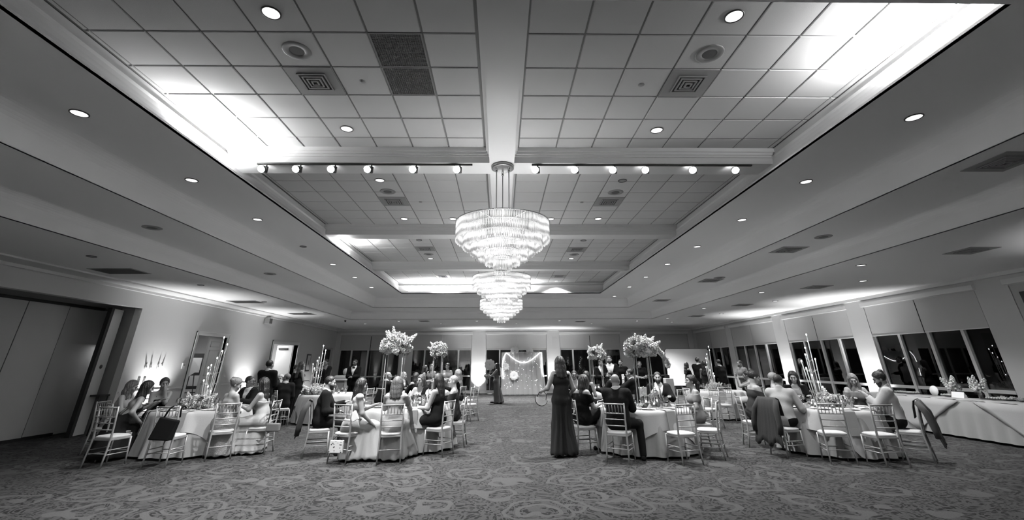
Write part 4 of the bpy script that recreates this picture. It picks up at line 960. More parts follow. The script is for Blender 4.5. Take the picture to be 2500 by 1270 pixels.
# buffet along the right windows
bf = thing('buffet_table', 'long buffet table along the right windows', 'table', (11.35,11.4,0)); MB().box(-.42,.42,-2.9,2.9,.76,.80).build('table_top', M['dark_wood'], bf)
for sx in (-.36,.36):
    for yy in (-2.7,0,2.7): MB().tube([(sx,yy,0),(sx,yy,.76)], .02).build('leg', M['steel'], bf)
vs = []; fs = []; n = 200
def bx_path(t):
    P_ = [(-.45,2.95),(-.45,-2.95),(.45,-2.95),(.45,2.95)]; Ls = [5.9,.9,5.9,.9]; s = t*sum(Ls); i = 0
    while s > Ls[i]+1e-9: s -= Ls[i]; i += 1
    a, b = Vector(P_[i]), Vector(P_[(i+1)%4]); d = (b-a).normalized(); p = a+d*s; return p, Vector((d.y,-d.x))*-1
for j,(z,q) in enumerate(((.805,0),(.80,.012),(.55,.05),(.3,.09),(.05,.13))):
    for i in range(n):
        p, nn = bx_path(i/n*.99999); w = .03*math.sin(i*1.3)*(.81-z)/.8; p = p+Vector((-1 if p.x<0 else 1,0))*0; sx = -1 if abs(p.x+.45)<1e-3 else (1 if abs(p.x-.45)<1e-3 else 0); sy = -1 if abs(p.y+2.95)<1e-3 else (1 if abs(p.y-2.95)<1e-3 else 0)
        vs.append((p.x+sx*(q+w)*(1 if sx<0 else .3), p.y+sy*(q+w), z))
for j in range(4):
    for i in range(n): fs.append((j*n+i,(j+1)*n+i,(j+1)*n+(i+1)%n,j*n+(i+1)%n))
fs.append(tuple(range(n))[::-1])
c = MB().add(vs, fs, True).build('buffet_cloth', M['cloth']); c.location = (11.35,11.4,0); tag(c, 'white skirted cloth hanging to the floor round the buffet table by the right windows', 'tablecloth')
for i,(y0,s) in enumerate(((9.8,1),(12.6,1))):
    w = 1.25; P0 = [(.0,y0-w,.80),(.0,y0+w,.80)]
    V = [(-.47,y0-w-11.4,.815),(-.47,y0+w-11.4,.815),(-.53,y0+w*.55-11.4,.42),(-.575,y0-11.4,.07),(-.53,y0-w*.55-11.4,.42),(-.60,y0-11.4,.07)]
    rows_ = [[(-.480-.125*t, y0-11.4+w*(2*j/12-1)*(1-t*.97), .812-.74*t) for j in range(13)] for t in (0,.2,.4,.6,.8,1)]
    o = sheet('buffet_overlay', M['overlay'], rows_, -.006); o.location = (11.35,11.4,0); tag(o, 'triangular overlay point hanging over the front of the buffet, %s one' % ('nearer','farther')[i], 'overlay cloth', 'buffet overlay points')
rows_ = [[(x_, -2.9+5.8*j/60, .812+.012*math.sin(j*.9+x_*7)+(.02 if j%7==3 else 0)) for j in range(61)] for x_ in (-.44,-.3,-.15,0,.15,.3,.42)]
o = sheet('buffet_runner', M['overlay'], rows_, -.006); o.location = (11.35,11.4,0); tag(o, 'rumpled white cloth runner along the top of the buffet', 'runner')
for i,(y0,l) in enumerate(((13.6,.7),(12.2,.55),(11.1,.5),(9.5,.6))):
    r_ = thing('serving_tray', 'long dark tray of small bites on the buffet, %s from the near end' % ('fourth','third','second','first')[i], 'tray', (11.6,y0,.835), group='buffet trays'); MB().box(-.12,.12,-l/2,l/2,0,.012).build('tray_base', M['fixture'], r_)
    mb = MB(); nn = int(l/.06)
    for a_ in range(nn):
        for b_ in range(3): mb.ball((-.08+.08*b_,-l/2+.04+a_*.06,.03), .025, 6)
    tag(mb.build('canapes', M['petal2'], r_), kind='stuff')
for i,y0 in enumerate((10.75,10.25)):
    low = thing('garland', 'strip of white blossoms lying along the window edge of the buffet, %s one' % ('left','right')[i], 'garland', (11.72,y0+.2,.83), group='buffet blossom garlands'); MB().tube([(0,-.28,0),(0,.28,0)], .012).build('stem', M['leaf'], low)
    for k in range(9): inst('bloom', BL[k%3], low, (random.uniform(-.03,.03),-.26+.065*k,.04), (random.uniform(-.5,.5),0,1), .55)
for i,(y0,seed) in enumerate(((12.1,31),(11.45,33))):
    v = thing('buffet_flowers', 'vase of upright white snapdragons on the buffet before the dark window, %s one' % ('left','right')[i], 'flower arrangement', (11.55,y0,.835), group='buffet flower vases')
    MB().lathe([(.001,0),(.05,0),(.055,.14),(.05,.16)], n=16).build('vase', M['clear'], v)
    rs = random.Random(seed)
    for k in range(5):
        a = rs.uniform(-.6,.6); inst('flower_spray', SP[k%2], v, (0,0,.12), (math.sin(a)*.4,math.sin(a+k),1.3), 1.25)
    for k in range(6): inst('bloom', BL[k%3], v, (rs.uniform(-.07,.07),rs.uniform(-.13,.13),.22+rs.uniform(-.03,.07)), (rs.uniform(-1,1),rs.uniform(-1,1),1), .8)
tag(MB().lathe([(.001,.0),(.11,0),(.12,.01),(.12,.02),(.001,.02)], n=28).build('round_sign', M['paper']), 'small round white card standing on the buffet', 'card').location = (11.28,12.35,.96)
bpy.context.scene.objects['round_sign'].rotation_euler = (0,R(-80),0)
wt = thing('folded_cards', 'white tent card on the buffet right of the round card', 'card', (11.25,11.7,.84)); MB().add([(-.05,-.16,0),(.05,-.16,0),(0,-.16,.13),(-.05,.16,0),(.05,.16,0),(0,.16,.13)],[(0,2,1),(3,4,5),(0,3,5,2),(1,2,5,4)]).build('card', M['paper'], wt)
# ------------------------------------------------------------------ figures: smooth distance-field bodies
_mc = {}
def gm(kind, g):
    g = g*.88 if kind in ('skin','sequin') or g > .3 else g
    if g < .06: g = g*(.5 if kind == 'cloth' else .7)
    k = (kind, round(g, 4))
    if k not in _mc:
        if kind == 'skin': _mc[k] = mat('skin_%d' % int(g*10000), g, .5, bump=.03, bscale=120, spec=.35)
        elif kind == 'hair': _mc[k] = mat('hair_%d' % int(g*10000), g, .45, bump=.9, bscale=55, spec=.4, var=.35, vscale=40)
        elif kind == 'sequin': _mc[k] = mat('sequin_%d' % int(g*1000), g, .35, .35, bump=1.0, bscale=120, var=.55, vscale=90)
        else: _mc[k] = mat('fabric_%d' % int(g*10000), g, .95, bump=.2, bscale=60, spec=.12)
    return _mc[k]
def rot(ax, a):
    c, s = math.cos(a), math.sin(a)
    return np.array({'x':[[1,0,0],[0,c,-s],[0,s,c]],'y':[[c,0,s],[0,1,0],[-s,0,c]],'z':[[c,-s,0],[s,c,0],[0,0,1]]}[ax], float)
class Field:
    def __init__(s, lo, hi, h):
        s.h = h; s.lo = np.array(lo, float)-2*h; n = np.ceil((np.array(hi)+2*h-s.lo)/h).astype(int)+1; s.n = n
        s.ax = [s.lo[i]+h*np.arange(n[i]) for i in range(3)]; s.V = np.full(tuple(n), .3, np.float32)
    def sl(s, lo, hi, m):
        out = []
        for i in range(3):
            a = int(max(0, math.floor((lo[i]-m-s.lo[i])/s.h))); b = int(min(s.n[i], math.ceil((hi[i]+m-s.lo[i])/s.h)+1)); out.append(slice(a, max(a, b)))
        return tuple(out)
    def pts(s, sl): return (s.ax[0][sl[0]][:,None,None], s.ax[1][sl[1]][None,:,None], s.ax[2][sl[2]][None,None,:])
    def mix(s, sl, d, k, sub=False):
        V = s.V[sl]
        if sub:
            d = -d; h = np.clip(.5-.5*(d-V)/k*-1, 0, 1) if False else None
            s.V[sl] = np.maximum(V, d); return
        if k <= 0: s.V[sl] = np.minimum(V, d); return
        h = np.clip(.5+.5*(d-V)/k, 0, 1); s.V[sl] = d*(1-h)+V*h-k*h*(1-h)
    def cap(s, a, b, r1, r2, k=.03, sub=False):
        a = np.array(a, float); b = np.array(b, float); r = max(r1, r2); sl = s.sl(np.minimum(a,b)-r, np.maximum(a,b)+r, .07+k)
        X, Y, Z = s.pts(sl); d = b-a; L2 = max(1e-9, d@d); t = np.clip(((X-a[0])*d[0]+(Y-a[1])*d[1]+(Z-a[2])*d[2])/L2, 0, 1)
        D = np.sqrt((X-a[0]-t*d[0])**2+(Y-a[1]-t*d[1])**2+(Z-a[2]-t*d[2])**2)-(r1+(r2-r1)*t); s.mix(sl, D, k, sub)
    def ell(s, c, r, Rm=None, k=.02, sub=False):
        c = np.array(c, float); r = np.array(r, float); q = r.max(); sl = s.sl(c-q, c+q, .06+k); X, Y, Z = s.pts(sl); x, y, z = X-c[0], Y-c[1], Z-c[2]
        if Rm is not None: x, y, z = (Rm[0,0]*x+Rm[1,0]*y+Rm[2,0]*z, Rm[0,1]*x+Rm[1,1]*y+Rm[2,1]*z, Rm[0,2]*x+Rm[1,2]*y+Rm[2,2]*z)
        k0 = np.sqrt((x/r[0])**2+(y/r[1])**2+(z/r[2])**2); k1 = np.sqrt((x/r[0]**2)**2+(y/r[1]**2)**2+(z/r[2]**2)**2)+1e-6
        s.mix(sl, k0*(k0-1)/k1, k, sub)
    def cut(s, p, n):
        """keep the side the normal points away from"""
        X, Y, Z = s.ax[0][:,None,None], s.ax[1][None,:,None], s.ax[2][None,None,:]; n = np.array(n, float); n = n/np.linalg.norm(n)
        s.V = np.maximum(s.V, (X-p[0])*n[0]+(Y-p[1])*n[1]+(Z-p[2])*n[2])
    def mesh(s, name, m, extra=None):
        V = s.V; S = V < 0; c8 = [(i,j,k) for i in (0,1) for j in (0,1) for k in (0,1)]; nx, ny, nz = [q-1 for q in V.shape]
        cnt = np.zeros((nx,ny,nz), np.int8)
        for i,j,k in c8: cnt += S[i:nx+i, j:ny+j, k:nz+k]
        act = (cnt > 0) & (cnt < 8); idx = np.argwhere(act); 
        if not len(idx): idx = np.zeros((0,3), int)
        ids = -np.ones((nx,ny,nz), np.int64); ids[act] = np.arange(len(idx))
        vals = np.stack([V[idx[:,0]+i, idx[:,1]+j, idx[:,2]+k] for i,j,k in c8], 1); acc = np.zeros((len(idx),3)); cn = np.zeros(len(idx)); C8 = np.array(c8, float)
        for a in range(8):
            for b in range(a+1, 8):
                if abs(C8[a]-C8[b]).sum() != 1: continue
                v0, v1 = vals[:,a], vals[:,b]; x = (v0 < 0) != (v1 < 0); t = np.where(x, v0/np.where(x, v0-v1, 1), 0)
                acc += (C8[a]+t[:,None]*(C8[b]-C8[a]))*x[:,None]; cn += x
        P = s.lo+(idx+acc/np.maximum(cn,1)[:,None])*s.h; F = []
        for ax in range(3):
            o1, o2 = (ax+1)%3, (ax+2)%3; sa = [slice(None)]*3; sb = [slice(None)]*3; sa[ax] = slice(0,-1); sb[ax] = slice(1,None)
            e = S[tuple(sa)] != S[tuple(sb)]; q = np.argwhere(e); q = q[(q[:,o1] > 0) & (q[:,o2] > 0) & (q[:,o1] < V.shape[o1]-1) & (q[:,o2] < V.shape[o2]-1)]
            ins = S[tuple(q.T)]; u1 = np.zeros(3, int); u1[o1] = 1; u2 = np.zeros(3, int); u2[o2] = 1
            g = lambda w: ids[tuple(w.T)]; f = np.stack([g(q-u1-u2), g(q-u2), g(q), g(q-u1)], 1); f[~ins] = f[~ins][:,::-1]; F.append(f)
        F = np.concatenate(F) if F else np.zeros((0,4), int); F = F[(F >= 0).all(1)]
        if extra is not None and extra.v:
            ev = np.array(extra.v, float); o = len(P); P = np.concatenate([P, ev]) if len(P) else ev; F = F.tolist()+[[i+o for i in f] for f in extra.f]
        else: F = F.tolist()
        me = bpy.data.meshes.new(name); me.from_pydata(P.tolist(), [], F); me.materials.append(m); me.polygons.foreach_set('use_smooth', [True]*len(me.polygons)); return me

def link(name, me, parent=None):
    o = bpy.data.objects.new(name, me); C.objects.link(o); o.parent = parent; return o

def person(label, x, y, ang, pose='sit', fem=False, s=1.0, lean=0, side=0, twist=0, head=(0,0,0), hl='lap', hr='lap', outfit='suit', hair='short',
           tone=.22, hc=.012, c1=.018, c2=None, vox=.014, face=True, group=None, **ex):
    c2 = c1 if c2 is None else c2; sit = pose == 'sit'; ph = .60 if sit else .97
    # ---- joints
    Rt = rot('z', -R(twist)) @ rot('x', -R(lean)) @ rot('y', R(side)); P = np.array([0, 0, ph]); T_ = lambda a,b,c: P+Rt@np.array([a,b,c], float)
    sw = .155 if fem else .185; sh = {q: T_(q*sw, -.01, .44) for q in (-1,1)}
    nb = T_(0,-.015,.475); Rl = rot('z', -R(twist)) @ rot('x', -R(lean)*.5) @ rot('y', R(side)*.5); Hc = nb+Rl@np.array([0,.03,.175])
    Rh = rot('z', -R(head[0])) @ rot('x', -R(head[1])) @ rot('y', R(head[2])); Hp = lambda a,b,c: Hc+Rh@np.array([a,b,c], float)
    hip = {q: np.array([q*.085, 0, ph-.02]) for q in (-1,1)}
    if sit:
        kn = {q: np.array([q*ex.get('kx',.11), .43, .53]) for q in (-1,1)}; an = {q: np.array([q*ex.get('kx',.11), .42+ex.get('ft',0), .08]) for q in (-1,1)}
        if ex.get('cross'): kn[1] = np.array([.02,.44,.66]); an[1] = np.array([-.14,.60,.28])
        if ex.get('legout'): kn[1] = np.array([.34,.26,.53]); an[1] = np.array([.36,.12,.08])
    else:
        st = ex.get('stride', 0); kn = {q: np.array([q*.095, .02+q*st*.5, .51]) for q in (-1,1)}; an = {q: np.array([q*.10, -.01+q*st, .08]) for q in (-1,1)}
    toe = {q: an[q]+np.array([q*.02, .16, -.045]) for q in (-1,1)}
    pres = {'lap': lambda q:(q*.09,.30,ph+.14),'table': lambda q:(q*.17,.42,.87),'tin': lambda q:(q*.05,.44,.88),'chin': lambda q: tuple(Hp(q*.03,.11,-.12)),'down': lambda q:(q*.27,.04,.78),'clasp': lambda q:(q*.035,.27,ph+.16),
            'cheek': lambda q: tuple(Hp(q*.075,.06,-.09)),'phone': lambda q:(q*.05,.36,ph+.25),'hip': lambda q:(q*.17,.02,ph+.08),'back': lambda q:(q*.06,-.17,ph+.05)}
    el = {}; wr = {}; hd = {}
    for q, h_ in ((-1,hl),(1,hr)):
        t = np.array(pres[h_](q) if isinstance(h_, str) else h_, float); S_ = sh[q]; u, f = .285, .255; d = t-S_; L_ = np.linalg.norm(d); hand = .06
        Lm = min(L_, u+f-.01); d = d/L_; t = S_+d*Lm; a = (u*u-f*f+Lm*Lm)/(2*Lm); hh = math.sqrt(max(0, u*u-a*a)); pole = np.array([q*.55,-.35,-1.0]) if not ex.get('pole') else np.array(ex['pole'],float)*np.array([q,1,1])
        pole = pole-d*(pole@d); pole /= np.linalg.norm(pole); el[q] = S_+d*a+pole*hh; wr[q] = t; w = t-el[q]; hd[q] = w/np.linalg.norm(w)
    lo = np.array([-.5,-.4,0]); hi = np.array([.5,.75,1.8]); allp = [*kn.values(),*an.values(),*toe.values(),*el.values(),*wr.values(),Hc]; lo = np.minimum.reduce([p-.17 for p in allp]+[[-.24,-.2,0.]]); hi = np.maximum.reduce([p+.17 for p in allp]+[[.24,.2,1.]]); lo[1] = min(lo[1], -.40 if ex.get('full') == 2 else lo[1]); lo[0] = min(lo[0], -.42 if ex.get('full') == 2 else lo[0]); hi[0] = max(hi[0], .42 if ex.get('full') == 2 else hi[0]); lo[2] = 0
    bw = .0 if fem else .015; w = ex.get('wide', 0)
    def torso(F, e=0, k=.04):
        F.cap(hip[-1], hip[1], .105+e+w*.5, .105+e+w*.5, k); F.cap(T_(-.05,0,.10), T_(.05,0,.10), .10+bw+e+w, .10+bw+e+w, k); F.cap(T_(-.035,0,.18), T_(.035,0,.18), .092+bw*1.6+e+w, .092+bw*1.6+e+w, k)
        F.cap(T_(-.07,0,.32), T_(.07,0,.32), .10+bw+e+w*.5, .10+bw+e+w*.5, k); F.cap(T_(-sw+.03,-.015,.43), T_(sw-.03,-.015,.43), .058+bw*.6+e, .058+bw*.6+e, k)
        F.cap(T_(-.05,-.015,.47), nb, .035+e*.5, .05+e*.5, k); F.cap(T_(.05,-.015,.47), nb, .035+e*.5, .05+e*.5, k)
        if fem:
            for q in (-1,1): F.ell(T_(q*.07,.075,.30), (.062+e,.058+e,.062+e), None, .03)
    def arms(F, e=0, e2=None, fore=1.0, k=.03, up=1.0):
        e2 = e if e2 is None else e2
        for q in (-1,1):
            b = sh[q]+(el[q]-sh[q])*up; F.cap(sh[q], b, .052+bw*.7+e, .042+bw*.5+e, k)
            if up >= 1 and fore > 0: F.cap(el[q], el[q]+(wr[q]-el[q])*fore, .041+bw*.5+e2, (.041+(.027-.041)*fore)+bw*.3+e2, k)
    def legs(F, e=0, e2=None, k=.035):
        for q in (-1,1): F.cap(hip[q], kn[q], .088+e, .058+e, k); F.cap(kn[q], an[q], .056+(e if e2 is None else e2), .036+(e if e2 is None else e2), k)
    # ---- body: one surface
    F = Field(lo, hi, vox); torso(F); arms(F); legs(F)
    for q in (-1,1):
        F.cap(an[q]+np.array([0,-.04,-.045]), toe[q], .035, .030, .02)
        a = np.cross(hd[q], [0,0,1.]); a = a/max(1e-6,np.linalg.norm(a)); F.cap(wr[q]+a*.014, wr[q]+hd[q]*.07+a*.02, .022, .020, .015); F.cap(wr[q]-a*.014, wr[q]+hd[q]*.07-a*.02, .022, .020, .015)
    F.cap(nb, Hp(0,-.02,-.07), .053+bw*.5, .050+bw*.4, .03)
    F.ell(Hp(0,-.012,.02), (.073,.092,.088), Rh); F.ell(Hp(0,.028,-.045), (.056,.062,.075), Rh)
    fing = MB()
    for q in (-1,1):
        d = hd[q]; a = np.cross(d, [0,0,1.]); a = a/max(1e-6,np.linalg.norm(a)); up = np.cross(a, d); pc = wr[q]+d*.075
        curl = ex.get('curl', .5)
        for i, (o, ln) in enumerate(((-.029,.062),(-.010,.072),(.010,.076),(.029,.068))):
            b0 = pc+a*o; d1 = d-up*curl*.5; d1 /= np.linalg.norm(d1); d2 = d-up*curl*1.5; d2 /= np.linalg.norm(d2); p1 = b0+d1*ln*.5; p2 = p1+d2*ln*.5
            fing.tube([b0-d*.015, b0, p1, p2, p2+d2*.004], [.009,.009,.0085,.0075,.003], 6)
        b0 = wr[q]+d*.025-a*q*.022; d1 = d*.6-a*q*.75-up*.2; d1 /= np.linalg.norm(d1); p1 = b0+d1*.035; d2 = d-a*q*.2-up*.2; d2 /= np.linalg.norm(d2); p2 = p1+d2*.03
        fing.tube([b0, p1, p2, p2+d2*.004], [.011,.010,.008,.003], 6)
    # fine head surface joined into the same mesh
    fh = Field(Hc-[.14,.15,.19], Hc+[.14,.15,.15], .0075 if vox < .016 else .010)
    fh.cap(nb+(Hp(0,-.02,-.07)-nb)*.35, Hp(0,-.02,-.07), .053+bw*.4, .051+bw*.4, .03)
    fh.ell(Hp(0,-.012,.02), (.074,.093,.089), Rh); fh.ell(Hp(0,.028,-.045), (.057,.062,.074), Rh, .03); fh.ell(Hp(0,.068,-.103), (.022,.02,.018), Rh, .02)
    for q in (-1,1): fh.ell(Hp(q*.036,.062,-.028), (.026,.026,.024), Rh, .02); fh.ell(Hp(q*.077,-.004,-.012), (.011,.021,.031), Rh, .008)
    fh.cap(Hp(-.034,.083,.022), Hp(.034,.083,.022), .010, .010, .014); fh.cap(Hp(0,.086,.005), Hp(0,.110,-.033), .008, .013, .012); fh.cap(Hp(-.017,.088,-.066), Hp(.017,.088,-.066), .0085, .0085, .010)
    for q in (-1,1): fh.ell(Hp(q*.031,.101,.0), (.017,.016,.011), Rh, sub=True)
    fh.cap(Hp(-.016,.100,-.066), Hp(.016,.100,-.066), .0035, .0035, 0, sub=True)
    hm = fh.mesh('h', gm('skin', tone)); hb = MB(); hb.v = [tuple(v.co) for v in hm.vertices]; hb.f = [tuple(p.vertices) for p in hm.polygons]; bpy.data.meshes.remove(hm); hb.add(fing.v, fing.f)
    body = link('person', F.mesh('person', gm('skin', tone), hb)); body.location = (x, y, 0); body.rotation_euler = (0,0,-R(ang)); body.scale = (s,s,s); tag(body, label, 'person', group)
    part = lambda n, me: link(n, me, body)
    if face:
        for q in (-1,1):
            part('eye', MB().ball(Hp(q*.031,.083,.0), .0115, 8).mesh('eye', gm('skin', .04)))
            mb = MB(); mb.tube([Hp(q*.016,.095,.024), Hp(q*.032,.094,.030), Hp(q*.048,.080,.024)], .0035, 5); part('eyebrow', mb.mesh('eyebrow', gm('hair', hc)))
        part('lips', MB().tube([Hp(-.022,.086,-.066), Hp(-.008,.097,-.063), Hp(.008,.097,-.063), Hp(.022,.086,-.066), Hp(0,.096,-.071), Hp(-.022,.086,-.066)], .0045, 5).mesh('lips', gm('skin', tone*.42)))
    # ---- hair
    if hair != 'bald':
        f = Field(Hc-[.22,.28,.55], Hc+[.22,.22,.24], vox*.85); v = {'short':0,'crop':-.004}.get(hair, .008)
        f.ell(Hp(0,-.020,.030), (.083+v,.102+v,.091+v), Rh); 
        f.cut(Hp(0,.052,.058), Rh@np.array([0,.80,-.60])) if hair in ('short','crop') else f.cut(Hp(0,.060,.050), Rh@np.array([0,.85,-.52]))
        if hair in ('short','crop'): f.cut(Hp(0,-.03,-.062), Rh@np.array([0,.35,-.94]))
        dn = np.array([0,-.10,-1.0]); dn = dn/np.linalg.norm(dn); L_ = ex.get('hlen', .38)
        if hair in ('long','shoulder','wavy'):
            if hair == 'shoulder': L_ = min(L_, .22)
            b0 = Hp(0,-.06,.0)
            for q, ox, r_ in ((0,0,.075),(-1,.05,.055),(1,.05,.055)):
                st_ = Hp(q*ox,-.055,-.01); n = 4; pp = [st_+dn*L_*t_+Rt@np.array([q*.02*t_, -.035*t_+(.01*math.sin(t_*9+q*2) if hair=='wavy' else 0), 0]) for t_ in (0,.33,.66,1)]
                for i in range(3): f.cap(pp[i], pp[i+1], r_*(1-.12*i), r_*(1-.12*(i+1)), .03)
            for q in (-1,1):
                st_ = Hp(q*.072,.012,.02); e_ = Hp(q*.085,.02,-.12)+np.array([0,0,-max(0,L_-.22)*.5]); f.cap(st_, e_, .026, .022 if hair!='wavy' else .038, .03)
                if hair == 'wavy':
                    for t_ in range(4): f.ell(e_+np.array([q*.012*math.sin(t_*2),.01*math.cos(t_*3),-.05*t_+.06]), (.036,.036,.032), None, .02)
        if hair == 'ponytail':
            p_ = [Hp(0,-.11,.03), Hp(0,-.155,-.04), Hp(0,-.14,-.18), Hp(0,-.12,-.34)]; 
            for i in range(3): f.cap(p_[i], p_[i+1], (.035,.045,.040)[i], (.045,.040,.018)[i], .02)
        if hair == 'bun': f.ell(Hp(0,-.09,.095), (.048,.046,.042), Rh, .015)
        if hair == 'updo':
            for t_ in range(6): f.ell(Hp(.035*math.cos(t_*1.2),-.10+.02*math.sin(t_*2.2),.05+.035*math.sin(t_*1.2)), (.036,.034,.032), Rh, .012)
        X, Y, Z = f.ax[0][:,None,None]-Hc[0], f.ax[1][None,:,None]-Hc[1], f.ax[2][None,None,:]-Hc[2]
        f.V = f.V+(.0045 if hair in ('long','shoulder','wavy','ponytail') else .0025)*np.sin(np.arctan2(Y+.02, X)*17+Z*30).astype(np.float32)
        part('hair', f.mesh('hair', gm('hair', hc)))
    if ex.get('beard'):
        f = Field(Hc-[.11,.06,.17], Hc+[.11,.14,.03], .008); f.ell(Hp(0,.030,-.052), (.063,.069,.079), Rh); f.ell(Hp(0,.070,-.108), (.03,.028,.024), Rh, .02); f.cut(Hp(0,.07,-.040), Rh@np.array([0,.25,.97])); f.cut(Hp(0,.0,0), Rh@np.array([0,-1,0])); f.ell(Hp(0,.105,-.067), (.024,.02,.007), Rh, sub=True); part('beard', f.mesh('beard', gm('hair', hc)))
    if ex.get('glasses'):
        mb = MB()
        for q in (-1,1): mb.tube([Hp(q*.032+.024*math.cos(t), .112-.01*abs(math.cos(t)), .0+.017*math.sin(t)) for t in [2*PI*i/14 for i in range(15)]], .0028, 5); mb.tube([Hp(q*.056,.104,.005), Hp(q*.078,.0,.0)], .0025, 5)
        mb.tube([Hp(-.009,.114,.002), Hp(.009,.114,.002)], .0025, 5); part('glasses', mb.mesh('glasses', M['phone']))
    # ---- clothes
    lo2, hi2 = lo-.04, hi+.04; lo2[2] = 0
    def newf(vv=None): return Field(lo2, hi2, vv or vox)
    if outfit in ('suit','shirt','blouse','vest'):
        f = Field(lo2, [hi2[0],hi2[1],nb[2]+.12], vox)
        if outfit == 'suit':
            torso(f, .026); arms(f, .022, .020, .93); f.cap(T_(-sw+.01,-.01,.445), T_(sw-.01,-.01,.445), .058+bw, .058+bw, .03)
            if not sit: f.cap((-.06,0,ph-.10), (.06,0,ph-.10), .135, .135, .04); f.cut((0,0,ph-.15), (0,0,-1))
            else: f.cut((0,.14,ph-.04), (0,.6,-.8))
            X, Y, Z = f.ax[0][:,None,None]-P[0], f.ax[1][None,:,None]-P[1], f.ax[2][None,None,:]-P[2]; qx = Rt[0,0]*X+Rt[1,0]*Y+Rt[2,0]*Z; qy = Rt[0,1]*X+Rt[1,1]*Y+Rt[2,1]*Z; qz = Rt[0,2]*X+Rt[1,2]*Y+Rt[2,2]*Z
            vz = ex.get('vz', .19); wedge = np.maximum(np.abs(qx)-.33*(qz-vz), -(qy-.03)); f.V = np.maximum(f.V, -wedge); f.cut(T_(0,0,.515), Rt@np.array([0,.35,1])); part('jacket', f.mesh('jacket', gm('cloth', c1)))
            f = Field(lo2, [hi2[0],hi2[1],nb[2]+.12], vox); torso(f, .013); f.cap(nb-[0,0,.03], nb+(Hp(0,-.02,-.07)-nb)*.55, .066+bw, .062+bw, .02); f.cut(nb+(Hp(0,-.02,-.07)-nb)*.62, Hp(0,-.02,-.07)-nb+np.array([0,.03,0])); part('shirt', f.mesh('shirt', gm('cloth', ex.get('shirt', .50))))
            if ex.get('tie'): part('tie', MB().bar(T_(0,.088,.475), T_(0,.145,.40), .03, .018).bar(T_(0,.140,.42), T_(0,.158,.16), .06, .012).mesh('tie', gm('cloth', ex['tie'])))
            if ex.get('bow'): part('bow_tie', MB().box(-.05,.05,-.012,.012,-.02,.02).mesh('bow_tie', gm('cloth', .01))).location = tuple(T_(0,.085,.485))
            for q in (-1,1): part('cuff', MB().tube([el[q]+(wr[q]-el[q])*.90, el[q]+(wr[q]-el[q])*.985], [.040,.037], 10).mesh('cuff', gm('cloth', ex.get('shirt', .50))))
        else:
            torso(f, .016, .045); arms(f, .018, .015, .93 if ex.get('sleeve','long') == 'long' else 0, .03, 1.0 if ex.get('sleeve','long') == 'long' else .6); f.cap(T_(-sw+.01,-.01,.445), T_(sw-.01,-.01,.445), .054+bw, .054+bw, .03)
            if sit: f.cut((0,.14,ph-.06), (0,.5,-.85))
            else: f.cut((0,0,ph-.06), (0,0,-1))
            if outfit == 'shirt': f.cap(nb, nb+(Hp(0,-.02,-.07)-nb)*.5, .066+bw, .062+bw, .02)
            f.cut(T_(0,0,.53 if outfit == 'shirt' else .46), Rt@np.array([0,.5,1])); part('shirt' if outfit == 'shirt' else 'top', f.mesh('top', gm(ex.get('fab','cloth'), c1)))
            if ex.get('tie'): part('tie', MB().bar(T_(0,.086,.475), T_(0,.135,.40), .03, .018).bar(T_(0,.130,.42), T_(0,.142,.16), .055, .012).mesh('tie', gm('cloth', ex['tie'])))
        f = Field(lo2, [hi2[0],hi2[1],ph+.12], vox); f.cap(hip[-1], hip[1], .118, .118, .03); legs(f, .016, .020); f.cut((0,0,ph+.07), (0,0,1)); f.cut((0,0,.055), (0,0,-1)); part('trousers', f.mesh('trousers', gm('cloth', c2)))
    if outfit in ('dress','gown','jumpsuit','skirt'):
        top = outfit != 'skirt'; f = Field(lo2, [hi2[0],hi2[1],nb[2]+.06], vox); e = .014; torso(f, e)
        if ex.get('sleeve'): arms(f, .018, .014, .93 if ex['sleeve'] == 'long' else 0, .03, 1.0 if ex['sleeve'] == 'long' else .55)
        nk = ex.get('neck', .40); bk = ex.get('backlow', nk+.02)
        if not ex.get('sleeve'):
            for q in (-1,1): f.cap(sh[q]+Rt@np.array([q*.03,0,.0]), el[q], .066, .045, 0, sub=True)
        A = T_(0,.10,nk); B = T_(0,-.10,bk); v_ = A-B; xx = Rt@np.array([1.,0,0]); nrm = np.cross(xx, v_); f.cut(A, nrm)
        if ex.get('oneshoulder'): f.cap(T_(-.10,.06,.36), T_(-sw+.02,.0,.46), .06, .065, .02)
        if ex.get('straps', not ex.get('sleeve')):
            for q in (-1,1): f.cap(T_(q*.075,.085,nk-.01), T_(q*.09,-.01,.485), .014, .014, .01); f.cap(T_(q*.09,-.01,.485), T_(q*.06,-.10,bk-.01), .014, .014, .01)
        if not top: f.cut(T_(0,0,.05), Rt@np.array([0,0,1]))
        c_up = c1; long_ = outfit in ('gown','skirt','jumpsuit') ; hz = ex.get('hem', .04 if long_ else .48)
        if outfit == 'jumpsuit':
            for q in (-1,1): f.cap(hip[q], kn[q], .105, .115, .03); f.cap(kn[q], an[q]+np.array([q*.02,-.02,0]), .115, .15, .03)
        elif sit:
            fl = ex.get('flare', .17)
            for q in (-1,1):
                f.cap(hip[q], kn[q], .115, .095, .05)
                if long_: f.cap(kn[q]+[0,.0,-.02], [kn[q][0]*1.25, kn[q][1]+.03, .08], .10, fl, .05)
            if ex.get('full') == 2: f.cap((-.08,-.06,.50), (-.12,-.08,.10), .17, .27, .05); f.cap((.08,-.06,.50), (.12,-.08,.10), .17, .27, .05)
            if ex.get('full'): f.cap((0,-.02,.5), (0,.10,.08), .15, .26, .06); f.cap((.0,.2,.5), (.0,.3,.08), .17, .24, .06)
        else:
            fl = ex.get('flare', .20); bx_ = ex.get('skx', 0); by_ = ex.get('sky', 0)
            for q in (-1,1): f.cap((q*.05,0,ph-.05), (q*.07+bx_,by_,.06), .115, fl, .05)
